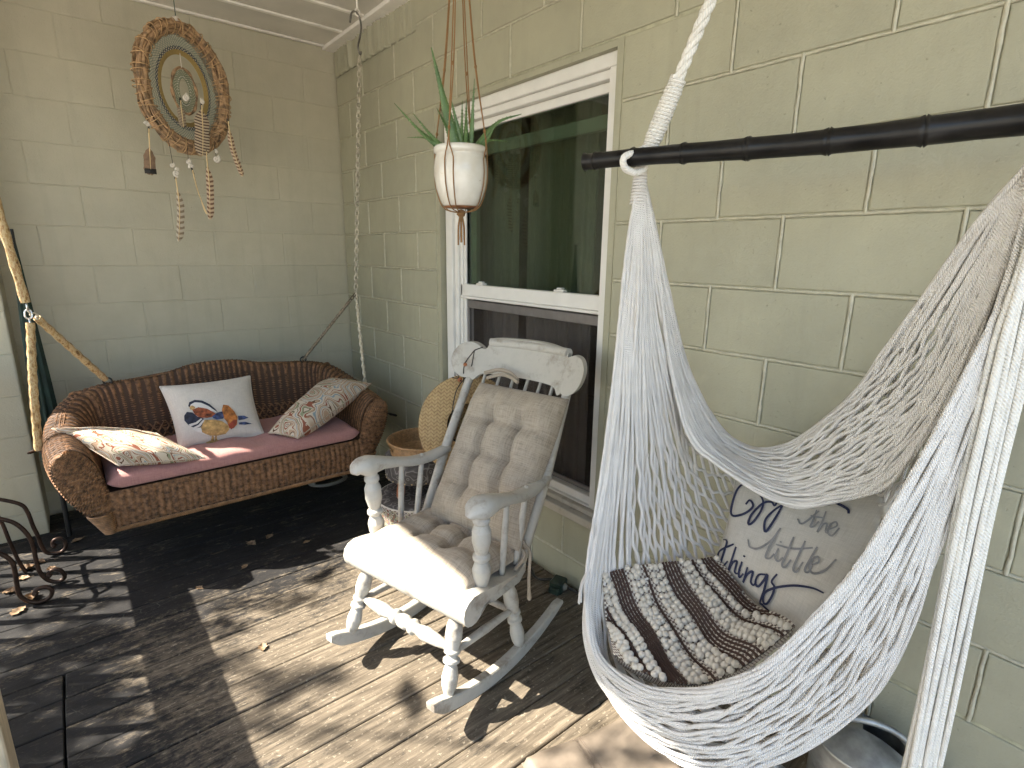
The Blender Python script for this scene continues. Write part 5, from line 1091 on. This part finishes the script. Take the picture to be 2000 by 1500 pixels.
def shell(c, s, ang, name='shell'):
    mb = MB(); t = np.linspace(0, 4.3*np.pi, 60); f = t/t[-1]; rr_ = s*.62*np.exp(-(1-f)*2.2); ca, sa = math.cos(ang), math.sin(ang)
    X_ = rr_*np.cos(t); Z_ = rr_*np.sin(t); Yv = -s*.45*(1-f)
    P = np.asarray(c) + (X_*ca-Z_*sa)[:, None]*DX + (X_*sa+Z_*ca)[:, None]*DZ + Yv[:, None]*DY; tube(mb, P, np.maximum(.0006, s*.40*np.exp(-(1-f)*2.2)), 7)
    return mb.build(name, M['shell'], dc)
def feather_mat(name, base, bar, scale, amt=1.):
    m, t, b = newmat(name); b.inputs['Roughness'].default_value = .75; u = N(t, 'UVMap'); s = N(t, 'SeparateXYZ'); t.links.new(u.outputs[0], s.inputs[0])
    ph = math_(t, 'ADD', math_(t, 'MULTIPLY', s.outputs[0], scale), math_(t, 'MULTIPLY', math_(t, 'ABSOLUTE', s.outputs[1]), .35))
    w = math_(t, 'FRACT', math_(t, 'ADD', ph, math_(t, 'MULTIPLY', noise(t, pos(t, (9, 3, 1), uv=True), 1., 2), .25))); t.links.new(ramp(t, w, [(.45, base), (.55, bar), (.92, bar), (1., base)]), b.inputs['Base Color']); return m
FM = [feather_mat('barred_brown', (.58, .44, .30), (.17, .085, .05), 15), feather_mat('barred_dark', (.45, .36, .25), (.085, .045, .028), 17), feather_mat('barred_pale', (.50, .43, .33), (.24, .18, .12), 12), simple('plain_brown', (.23, .145, .09), .75, .2, 60)]
def feather(a, b, w, mt, curve=0., one=0., bare=.25, tipmat=None):
    a = np.array(a, float); b = np.array(b, float); P = cat([a, (a+b)/2 + DX*curve, b], 26); f = np.linspace(0, 1, 26); T_ = np.gradient(P, axis=0); T_ /= np.linalg.norm(T_, axis=1)[:, None]; sd = np.cross(T_, DY); sd /= np.linalg.norm(sd, axis=1)[:, None]
    wf = w*np.clip((f-bare)/.18, 0, 1)**.6*np.clip((1.02-f)/.12, 0, 1)**.55; rg = rng.normal(0, .05, 26)
    L = P - sd*(wf*(1-one*.75)*(1+rg))[:, None] + DY*.004; Rr = P + sd*(wf*(1+one*.1)*(1+rg))[:, None] + DY*.004
    mb = MB(); uv = np.stack([np.stack([f, 0*f-1], 1), np.stack([f, 0*f], 1), np.stack([f, 0*f+1], 1)], 1); grid(mb, np.stack([L, P-DY*.002, Rr], 1), uv); grid(mb, np.stack([L, P+DY*.001, Rr], 1)+DY*.0012, uv, True); fo = mb.build('feather', mt, dc)
    mb = MB(); tube(mb, P-DY*.0025, np.linspace(.0032, .001, 26), 6); mb.build('quill', M['quill'], fo)
    mb = MB(); tube(mb, [a+(a-b)/np.linalg.norm(a-b)*.012, a-(a-b)/np.linalg.norm(a-b)*.02], .0042, 6); mb.build('binding', M['string'], fo)
    if tipmat:
        mb = MB(); box(mb, (-w*.95, -.0035, -.012), (w*.95, -.0015, .012), M=Matrix.Translation(P[-3])); mb.build('tip_band', tipmat, fo)
y = -.50
feather((-1.155, y, 2.000), (-1.172, y, 1.790), .026, FM[3], 0, 0, .42, M['string']); feather((-1.068, y, 1.800), (-1.090, y, 1.480), .024, FM[2], .012, .85, .22)
feather((-.990, y, 1.830), (-.945, y, 1.620), .005, M['quill'], -.008, 0, .7); feather((-.918, y, 1.925), (-.935, y, 1.595), .023, FM[0], .006, .7, .2)
feather((-.800, y, 2.085), (-.755, y, 1.822), .018, FM[0], -.016, .5, .12); feather((-.918, y-.01, 2.140), (-.938, y-.01, 1.905), .036, FM[1], .004, 0, .1); feather((-1.005, y+.01, 2.150), (-1.005, y+.01, 2.03), .018, FM[1], 0, 0, .2)
for c, s_, a_ in (((-.985, y, 2.165), .026, .4), ((-.915, y-.01, 2.155), .018, 1.), ((-1.158, y, 2.018), .018, 2.), ((-1.078, y, 1.845), .017, 0.), ((-1.055, y, 1.826), .014, 2.4), ((-1.062, y, 1.808), .022, 4.), ((-1.005, y, 1.868), .020, .3), ((-.992, y, 1.848), .018, 3.), ((-.872, y, 1.930), .014, 1.), ((-.875, y, 1.895), .028, .1)): shell(c, s_, a_)
for a, b in (((-1.078, y, 1.96), (-1.072, y, 1.85)), ((-1.000, y, 1.94), (-1.002, y, 1.88)), ((-.875, y, 1.96), (-.873, y, 1.90)), ((-.915, y, 1.96), (-.917, y, 1.93)), ((-1.152, y, 2.06), (-1.156, y, 2.02)), ((-.800, y, 2.12), (-.80, y, 2.08))):
    mb = MB(); tube(mb, [a, b], .0012, 4); mb.build('thread', M['string'], dc)

# ================================================================ things by the chair
dr = thing('drum_hassock', 'low round hassock with figured top and lace rim beside the wall', 'hassock', (-.265, -1.395, 0))
T0 = Matrix.Translation((-.265, -1.395, 0))
mb = MB(); lathe(mb, [(0, .197), (.17, .200), (.200, .194), (.207, .185)], T0, 40); mb.build('top', M['hassock'], dr)
mb = MB(); lathe(mb, [(.207, .185), (.212, .10), (.205, .012), (.195, .004), (0, .004)], T0, 40); mb.build('side', M['drumside'], dr)
mb = MB()
for q in range(44):
    t = q/44*2*np.pi; c = np.array([-.265+.2105*math.cos(t), -1.395+.2105*math.sin(t), .172]); s_ = np.linspace(0, 2*np.pi, 9)[:-1]; tg = np.array([-math.sin(t), math.cos(t), 0]); tube(mb, c + .011*np.cos(s_)[:, None]*tg + .011*np.sin(s_)[:, None]*np.array([0, 0, 1.]), .0022, 4, closed=True)
tube(mb, np.array([(-.265+.2095*math.cos(t), -1.395+.2095*math.sin(t), .187) for t in np.linspace(0, 6.283, 41)[:-1]]), .004, 6, closed=True)
mb.build('lace_trim', M['ivory'], dr, kind='stuff')
st = thing('footstool', 'small round upholstered footstool with orange wooden legs', 'stool', (-.25, -1.37, .20)); T1 = Matrix.Translation((-.25, -1.37, 0))
mb = MB(); lathe(mb, [(0, .285), (.150, .285), (.160, .292), (.166, .33), (.168, .385), (.163, .405), (.150, .418), (.08, .428), (0, .430)], T1, 40); mb.build('seat', M['hassock'], st)
for q in range(4):
    t = .35+q*math.pi/2; mb = MB(); turned(mb, (-.25+.135*math.cos(t), -1.37+.135*math.sin(t), .201), (-.25+.120*math.cos(t), -1.37+.120*math.sin(t), .290), [(0, .014), (.15, .020), (.5, .022), (.85, .019), (1, .017)], 14); mb.build('leg', M['wood'], st)
for q in range(28):
    t = q/28*2*np.pi; mb = MB(); lathe(mb, [(0, .004), (.003, .0025), (.0042, 0)], frame((-.25+.162*math.cos(t), -1.37+.162*math.sin(t), .298), (-.25+.2*math.cos(t), -1.37+.2*math.sin(t), .298)), 8); mb.build('stud', M['quill'], st)
# round rattan tray
bk = thing('rattan_tray', 'round honey coloured rattan tray with cut-out handles on the footstool', 'basket', (-.245, -1.42, .431)); cB = np.array([-.245, -1.42, 0])
mb = MB()
for k in range(10):
    z = .436+.0064*k; r_ = .155+.0012*k; t = np.linspace(0, 2*np.pi, 121)[:-1]
    if 4 <= k <= 6:
        for lo, hi in ((.35, 1.55+.8), (2.95, 5.1+.4)):
            tt = np.linspace(lo+.22, hi+.3, 60); tube(mb, np.stack([cB[0]+(r_+.0016*np.cos(tt*60+k*np.pi))*np.cos(tt), cB[1]+(r_+.0016*np.cos(tt*60+k*np.pi))*np.sin(tt), np.full(60, z)], 1), .0036, 5)
    else: tube(mb, np.stack([cB[0]+(r_+.0018*np.cos(t*60+k*np.pi))*np.cos(t), cB[1]+(r_+.0018*np.cos(t*60+k*np.pi))*np.sin(t), np.full(120, z)], 1), .0036, 5, closed=True)
mb.build('woven_side', M['rattan'], bk, kind='stuff')
mb = MB()
for k in range(23): r_ = .006+.0066*k; t = np.linspace(0, 2*np.pi, 50)[:-1]; tube(mb, np.stack([cB[0]+r_*np.cos(t), cB[1]+r_*np.sin(t), np.full(49, .4355)+.0012*np.cos(t*24+k*np.pi)], 1), .0035, 4, closed=True)
mb.build('woven_base', M['rattan'], bk, kind='stuff')
mb = MB(); t = np.linspace(0, 2*np.pi, 61)[:-1]; tube(mb, np.stack([cB[0]+.172*np.cos(t), cB[1]+.172*np.sin(t), np.full(60, .500)], 1), .0062, 8, closed=True); mb.build('rim', M['rattan'], bk)
# straw hat hung by its cord on the chair back
hn = np.array([-.62, -.74, .26]); hn /= np.linalg.norm(hn); hc = np.array([-.315, -1.945, .722]); hx = np.cross([0, 0, 1.], hn); hx /= np.linalg.norm(hx); hy2 = np.cross(hn, hx)
hat = thing('straw_hat', 'wide plaited straw hat hanging behind the rocking chair', 'hat', tuple(hc))
def hatm(pr_, k=56, wob=.006):
    pr_ = np.asarray(pr_, float); t = np.linspace(0, 2*np.pi, k+1); r_ = pr_[:, 0][:, None]; d = pr_[:, 1][:, None] + wob*np.sin(2*t+.6)[None]*(r_/.19)**2
    return hc + (r_*np.cos(t)[None])[..., None]*hx + (r_*np.sin(t)[None]*1.02)[..., None]*hy2 + d[..., None]*hn, np.stack([r_*np.cos(t)[None], r_*np.sin(t)[None]], -1)
rr_ = np.linspace(.088, .212, 12); P, uv = hatm(np.stack([rr_, .012-.02*((rr_-.088)/.124)**2], 1)); mb = MB(); grid(mb, P, uv); grid(mb, P-hn*.005, uv, True); br = mb.build('brim', M['straw'], hat)
P, uv = hatm([(.212, -.008), (.215, -.013), (.210, -.024), (.198, -.034)]); mb = MB(); grid(mb, P, uv); mb.build('brim_edge', M['straw'], br)
P, uv = hatm([(.090, .012), (.086, -.04), (.078, -.085), (.06, -.105), (.0, -.11)], wob=0); mb = MB(); grid(mb, P, uv, True); grid(mb, P-hn*.001, uv, False); mb.build('crown', M['straw'], hat)
P, uv = hatm([(.0895, .013), (.0865, -.028)], wob=0); mb = MB(); grid(mb, P*1., uv, True); mb.build('sweatband', M['string'], hat)
mb = MB(); tube(mb, cat([W(.655, -.262, .76), W(.69, -.262, .88), W(.745, -.235, .96), W(.715, -.185, 1.05), W(.712, -.172, 1.062), W(.76, -.176, 1.066)], 34), .0022, 5); tube(mb, cat([W(.735, -.262, .905), W(.712, -.235, .99), W(.715, -.195, 1.045), W(.712, -.176, 1.062)], 24), .0022, 5); mb.build('cord', M['string'], hat)
for (s, w, z, r_) in ((.706, -.226, .995, .0085), (.712, -.262, .925, .0105)):
    mb = MB(); lathe(mb, [(0, -r_), (r_*.7, -r_*.7), (r_, 0), (r_*.7, r_*.7), (0, r_)], Matrix.Translation(W(s, w, z)), 12); mb.build('bead', M['wood'], hat)
mb = MB()
for e in ((-.02, .03), (.0, .04), (-.035, .01), (.02, -.005)): tube(mb, [W(.708, -.262, .927), W(.70, -.262+e[0]*.9, .927+e[1]*.6)], .0018, 5)
mb.build('cord_ends', M['string'], hat)

# ---------------------------------------------------------------- watering can
wc = thing('watering_can', 'galvanised steel watering can on the deck under the hammock', 'watering can', (-.155, -3.475, 0)); cw = np.array([-.155, -3.475, 0]); TW = Matrix.Translation(cw)
mb = MB(); lathe(mb, [(0, .003), (.106, .003), (.109, .008), (.109, .018), (.1065, .022), (.1065, .150), (.1085, .153), (.1085, .157), (.1065, .160), (.1085, .163), (.1085, .167), (.1065, .170), (.1085, .173), (.1065, .178), (.104, .225), (.106, .229), (.104, .233)], TW, 40); mb.build('body', M['zinc'], wc)
t = np.linspace(.3, 4.9, 30); rr_ = np.linspace(0, .104, 6); P = np.stack([cw[0]+rr_[:, None]*np.cos(t)[None], cw[1]+rr_[:, None]*np.sin(t)[None], .233+.035*(1-(rr_[:, None]/.104)**2)*np.ones_like(t)[None]], -1); mb = MB(); grid(mb, P); grid(mb, P-np.array([0, 0, .002]), None, True); mb.build('hood', M['zinc'], wc)
t = np.linspace(0, np.pi, 24); mb = MB(); d1 = np.array([-.55, .83, 0]); pth = cw + np.outer(.115*np.cos(t), d1) + np.outer(.07*np.sin(t)+.225, [0, 0, 1.]); tube(mb, pth, .0085, 10); mb.build('top_handle', M['zinc'], wc)
mb = MB(); tube(mb, cat([cw-d1*.105+np.array([0, 0, .20]), cw-d1*.175+np.array([0, 0, .19]), cw-d1*.19+np.array([0, 0, .12]), cw-d1*.107+np.array([0, 0, .05])], 20), .007, 8); mb.build('side_handle', M['zinc'], wc)
mb = MB(); tube(mb, [cw+d1*.09+np.array([-.02, 0, .035]), cw+d1*.20+np.array([-.075, 0, .17]), cw+d1*.29+np.array([-.12, 0, .27])], [.021, .016, .013], 14); mb.build('spout', M['zinc'], wc)

# ---------------------------------------------------------------- pad on the deck in front
pd = thing('canvas_floor_pad', 'tan stitched canvas pad lying on the deck at the lower edge', 'mat', (-.55, -3.1, 0))
pc_ = [np.array(x) for x in ((-.745, -2.825, 0), (-.355, -2.928, 0), (-.48, -3.46, 0), (-.87, -3.36, 0))]
a, b = np.meshgrid(np.linspace(0, 1, 40), np.linspace(0, 1, 40), indexing='ij'); e = np.clip(np.minimum(np.minimum(a, 1-a), np.minimum(b, 1-b))/.03, 0, 1)**.5
P = (1-a)[..., None]*(1-b)[..., None]*pc_[0]+a[..., None]*(1-b)[..., None]*pc_[1]+a[..., None]*b[..., None]*pc_[2]+(1-a)[..., None]*b[..., None]*pc_[3]
P = P + np.stack([0*a, 0*a, .004+.030*e+.003*np.sin(a*9+b*4)*e+.002*np.sin(b*17)*e-.004*np.exp(-((a-.44)/.02)**2)], -1); mb = MB(); grid(mb, P, None, True); mb.build('cover', M['vinyl'], pd)
for c in (.415, .425, .455, .465):
    bb = np.linspace(.01, .99, 40); q0 = (1-c)*(1-bb)[:, None]*pc_[0]+c*(1-bb)[:, None]*pc_[1]+c*bb[:, None]*pc_[2]+(1-c)*bb[:, None]*pc_[3]; ee = np.clip(np.minimum(bb, 1-bb)/.03, 0, 1)**.5
    mb = MB(); tube(mb, q0+np.stack([0*bb, 0*bb, .0045+.030*ee+.003*np.sin(c*9+bb*4)*ee+.002*np.sin(bb*17)*ee-.004*math.exp(-((c-.44)/.02)**2)], 1), .0013, 4); mb.build('stitching', M['stitch'], pd)

# ---------------------------------------------------------------- small things along the walls
ob = thing('outlet_box', 'dark green outdoor power outlet block with its cable at the wall foot', 'outlet box', (-.075, -2.28, 0))
mb = MB(); Mx = Matrix.Translation((-.075, -2.285, .0)) @ Matrix.Rotation(.35, 4, 'Z'); box(mb, (-.035, -.030, .002), (.035, .030, .055), .006, Mx); box(mb, (-.050, -.024, .006), (-.0352, .024, .036), .004, Mx); mb.build('body', M['box'], ob, False)
mb = MB(); lathe(mb, [(0, .012), (.012, .010), (.017, 0)], frame(Mx @ Vector((0, -.0302, .028)), Mx @ Vector((0, -.08, .028))), 14); mb.build('socket', M['hose'], ob)
mb = MB(); tube(mb, cat([(-.06, -2.25, .03), (-.10, -2.17, .012), (-.06, -2.08, .008), (-.03, -1.9, .008)], 26), .006, 7); tube(mb, cat([(-.055, -2.315, .025), (-.03, -2.38, .012), (-.02, -2.52, .008), (-.02, -2.7, .008)], 26), .006, 7); mb.build('cable', M['black'], ob)
mb = MB(); tube(mb, cat([(-.24, -.52, .300), (-.06, -.60, .400), (-.045, -.690, .420), (-.040, -.745, .425)], 20), [.0045]*14+[.0055, .0085, .0085, .007, .0095, .0075], 8); mb.build('black_wand', M['black'], label='thin black rod leaning behind the right arm of the swing', cat='rod')
mb = MB(); t = np.linspace(0, 2*np.pi*2.6, 90); r_ = .115+.006*np.sin(t*1.3); tube(mb, np.stack([-.435+r_*np.cos(t), -.535+r_*.78*np.sin(t), .010+.014*t/t[-1]*1.6], 1), .0085, 8); mb.build('coiled_hose', M['hose'], label='coil of grey hose on the deck under the swing', cat='hose')
mb = MB(); box(mb, (-.012, -.004, 0), (.012, .004, .20), .002, Matrix.Translation((-1.655, -.06, .002)) @ Matrix.Rotation(.12, 4, 'Y')); mb.build('white_strip', M['trim'], None, False, label='short white strip leaning on the back wall behind the swing', cat='strip')
# closed green umbrella in the corner by the pier
um = thing('closed_umbrella', 'closed dark green umbrella standing behind the swing chains', 'umbrella', (-1.725, -.40, 0))
k = 40; t = np.linspace(0, 2*np.pi, k+1); zz = np.array([.40, .42, .58, .80, 1.02, 1.22, 1.38, 1.50]); rr_ = np.array([.012, .042, .040, .034, .026, .018, .012, .007])
P = np.stack([-1.725+(rr_[:, None]*(1+.28*np.cos(8*t)[None]))*np.cos(t)[None], -.40+(rr_[:, None]*(1+.28*np.cos(8*t)[None]))*np.sin(t)[None], np.repeat(zz[:, None], k+1, 1)], -1); mb = MB(); grid(mb, P, None, True); mb.build('canopy', M['green'], um)
mb = MB(); tube(mb, [(-1.725, -.40, .004), (-1.725, -.40, 1.52)], .011, 10); mb.build('pole', M['black'], um)
# scrolled iron rack at the left edge
ir = thing('iron_rack', 'wrought iron rack with curled scroll feet at the left edge', 'rack', (-1.95, -.85, 0))
LEGS = [(-.579, [(-1.99, .362), (-1.93, .334), (-1.867, .291), (-1.849, .246), (-1.841, .174), (-1.832, .123), (-1.827, .073), (-1.815, .028), (-1.79, .011), (-1.757, .010), (-1.739, .034), (-1.744, .068), (-1.769, .082), (-1.786, .069), (-1.782, .052)]),
        (-.881, [(-1.97, .385), (-1.911, .356), (-1.869, .321), (-1.841, .265), (-1.83, .208), (-1.83, .138), (-1.826, .077), (-1.807, .032), (-1.778, .010), (-1.754, .016), (-1.75, .039), (-1.77, .070), (-1.797, .066), (-1.800, .050)]),
        (-1.012, [(-1.97, .30), (-1.918, .261), (-1.891, .217), (-1.888, .16), (-1.891, .075), (-1.875, .033), (-1.845, .010), (-1.805, .012), (-1.79, .042), (-1.806, .066), (-1.839, .065), (-1.843, .050)])]
for y_, L_ in LEGS:
    mb = MB(); P = cat([(x, y_, z) for x, z in L_], 60); tube(mb, P, .0085, 9); lg = mb.build('leg', M['iron'], ir)
    mb = MB(); lathe(mb, [(0, -.012), (.008, -.009), (.0125, 0), (.008, .009), (0, .012)], Matrix.Translation(P[-1]), 10); mb.build('scroll_end', M['iron'], lg)
mb = MB(); tube(mb, cat([(-1.985, -.579, .362), (-1.99, -.73, .374), (-1.97, -.881, .385), (-1.97, -.95, .34), (-1.97, -1.012, .30)], 24), .008, 8); mb.build('cross_bar', M['iron'], ir)
mb = MB(); tube(mb, cat([(-1.985, -.70, .372), (-1.935, -.70, .30), (-1.915, -.70, .16), (-1.90, -.70, .06), (-1.885, -.70, .008)], 24), .0075, 8); mb.build('leg', M['iron'], ir)
# fallen leaves
spots = [(-1.88, -.66, .05), (-1.90, -.74, .045), (-1.84, -.62, .04), (-1.86, -.95, .05), (-1.90, -1.03, .05), (-1.93, -.84, .05), (-1.80, -.72, .03), (-1.19, -1.86, .035), (-1.10, -1.25, .03), (-.93, -1.03, .04), (-1.02, -1.05, .045), (-.80, -1.20, .028), (-1.30, -1.30, .028), (-.70, -1.36, .022), (-.62, -1.40, .02), (-1.62, -2.00, .02), (-1.35, -1.78, .018), (-1.0, -2.35, .02), (-1.70, -.48, .04), (-.86, -1.33, .018), (-.55, -2.65, .015)]
LAB = ['dry leaf behind the farthest scroll foot of the iron rack', 'dry brown leaf between the pier and the iron rack', 'pale dry leaf beside the farthest scroll foot', 'curled brown leaf under the middle arch of the iron rack', 'large curled leaf beside the nearest scroll foot', 'dry leaf at the left edge under the iron rack', 'small dry leaf between the two farther scroll feet',
       'round tan leaf in the middle of the deck', 'dry leaf on the dark deck below the swing front', 'tan leaf on the deck under the middle of the swing apron', 'brown leaf beside the tan leaf under the swing apron', 'small leaf on the dark deck left of the rocking chair', 'small dry leaf on the dark deck below the left pillow', 'tiny leaf on the dark deck beside the rocking chair seat', 'tiny pale leaf nearest the hassock on the dark deck',
       'tiny leaf on the striped light at the lower left', 'tiny leaf in the shadow band of the railing', 'tiny leaf in the sunlight in front of the rocking chair', 'dry leaf at the foot of the pier', 'tiny leaf on the dark deck between swing and rocking chair', 'tiny leaf in the shadow of the rocking chair']
for i, (x, y_, s) in enumerate(spots):
    if i in (13, 14, 15, 16, 17, 19, 20): continue
    n = 15; f = np.linspace(0, 1, n); w_ = s*.42*np.sin(np.pi*f**.8)*(1+.25*np.sin(f*22+i)); a0 = rng.uniform(0, 6.28); ca, sa = math.cos(a0), math.sin(a0); cu = s*rng.uniform(.15, .45)
    L_ = []
    for sg in (-1, -.5, 0, .5, 1):
        lx = (f-.5)*s*1.3; ly = w_*sg; lz = .0015 + cu*(abs(sg)**1.5)*np.sin(np.pi*f) + cu*.5*(2*f-1)**2; L_.append(np.stack([x+lx*ca-ly*sa, y_+lx*sa+ly*ca, lz], 1))
    P = np.stack(L_, 1); mb = MB(); grid(mb, P); grid(mb, P-np.array([0, 0, .0006]), None, True); tube(mb, [P[0, 2], P[0, 2]-np.array([ca, sa, 0])*s*.35+np.array([0, 0, .002])], .0009, 4)
    lab = LAB[i]
    mb.build('dry_leaf', M['dry'], label=lab, cat='leaf', group='fallen leaves on the deck')

# ================================================================ trees outside (the first dapples the sun)
SV = np.array([-SUN_AZ[0], -SUN_AZ[1], TAN])       # from a floor point towards the sun
def leaf_cloud(mb, C, S, r_):
    n = len(C); a = r_.normal(0, 1, (n, 3)); a /= np.linalg.norm(a, axis=1)[:, None]; b = np.cross(a, r_.normal(0, 1, (n, 3))); b /= np.linalg.norm(b, axis=1)[:, None]
    S = np.broadcast_to(S, (n,))[:, None]
    V = np.stack([C-a*S, C+b*S*.5, C+a*S, C-b*S*.5], 1).reshape(-1, 3); mb.add(V, q=np.arange(4*n).reshape(-1, 4))
r2 = np.random.default_rng(21)
tree = thing('shade_tree', 'leafy tree outside the porch that dapples the sunlight', 'tree', (-8.6, 3.6, -.40))
blobs = [(-1.20, -2.05, .10, .85), (-1.10, -2.12, .09, .9), (-1.04, -2.20, .06, .8), (-1.27, -2.20, .08, .8), (-1.25, -1.68, .07, .75), (-1.10, -1.58, .09, .7), (-1.22, -1.52, .06, .8), (-.98, -1.66, .07, .7), (-.88, -1.56, .06, .7), (-1.30, -1.86, .08, .95), (-.95, -2.50, .05, .35), (-1.28, -1.60, .06, .8),
         (-1.70, -1.36, .13, 1.), (-1.62, -1.48, .10, .9), (-1.85, -1.50, .16, 1.2), (-1.70, -1.72, .14, 1.1), (-1.85, -1.85, .16, 1.3), (-1.62, -1.90, .06, .8), (-1.75, -2.10, .12, 1.2), (-1.63, -1.16, .06, .5), (-1.80, -1.15, .08, .55), (-1.60, -2.25, .08, .8), (-.52, -2.98, .12, .55), (-.72, -3.02, .10, .5), (-.42, -3.1, .08, .6), (-1.05, -2.75, .05, .3), (-1.0, -1.0, .05, .6), (-1.30, -1.05, .07, .6), (-1.1, -1.2, .05, .5)]
mb = MB(); ends = []
for (x, y_, rad, dens) in blobs:
    d = r2.uniform(2.5, 3.4) if x < -1.5 else r2.uniform(2.9, 4.2); c = np.array([x, y_, 0]) + SV*d; ends.append(c); n = int((120 if x < -1.5 else 75)*dens*(rad/.1)**2)+4
    q = r2.normal(0, 1, (n, 3)); q *= (rad*r2.random(n)**.5/np.linalg.norm(q, axis=1))[:, None]; C = c + q + SV*(r2.uniform(-.35, .35, n))[:, None]; leaf_cloud(mb, C, r2.uniform(.018, .034, n), r2)
# the crown proper, up and away from the lit window of sky
for _ in range(95):
    c = np.array([-8.9, 4.3, 6.2]) + r2.normal(0, 1, 3)*np.array([1.5, 1.5, 1.3]); n = 150
    fx, fy = c[0]-SV[0]*c[2]/TAN, c[1]-SV[1]*c[2]/TAN
    if -2.6 < fx < .6 and -4.2 < fy < -.3: continue
    leaf_cloud(mb, c + r2.normal(0, .38, (n, 3)), r2.uniform(.05, .09, n), r2)
mb.build('crown', M['foliage'], tree)
mb = MB(); tp0 = np.array([-8.6, 3.6, -.40]); fork = np.array([-8.5, 3.5, 4.2]); tube(mb, cat([tp0, (-8.65, 3.65, 1.5), fork, (-8.9, 4.1, 7.0)], 16), np.linspace(.24, .05, 16), 10); mb.build('trunk', M['bark'], tree)
for grp in range(0, len(ends), 5):
    e = np.mean(ends[grp:grp+5], axis=0); mb = MB(); hub = e + np.array([-.5, .45, .15]); tube(mb, cat([fork, (fork+hub)/2+np.array([0, 0, .35]), hub], 14), np.linspace(.06, .012, 14), 7)
    for q in ends[grp:grp+5]: tube(mb, cat([hub, (hub+q)/2+np.array([0, 0, .05]), q], 8), np.linspace(.008, .002, 8), 5)
    mb.build('limb', M['bark'], tree)
for i, (x, y_, s, nm) in enumerate(((-6.6, -2.7, 1.25, 'unseen broad tree added to block skylight from the deck'), (-13.5, 8.5, 1.2, 'tall tree beyond the pier at the back of the yard'))):  # nearer one added out of view to dim skylight on the deck
    t_ = thing('unseen_tree', nm, 'tree', (x, y_, -.40), 'unseen trees'); mb = MB(); tube(mb, cat([(x, y_, -.4), (x+.1, y_, 1.2), (x, y_+.1, 3.2*s), (x, y_, 5*s)], 10), np.linspace(.22, .06, 10), 9); mb.build('trunk', M['bark'], t_); mb = MB()
    for _ in range(70):
        c = np.array([x, y_, 3.0*s]) + r2.normal(0, 1, 3)*np.array([1.3, 1.3, 1.15])*s; leaf_cloud(mb, c + r2.normal(0, .35, (60, 3)), r2.uniform(.08, .15, 60), r2)
    mb.build('crown', M['foliage'], t_)
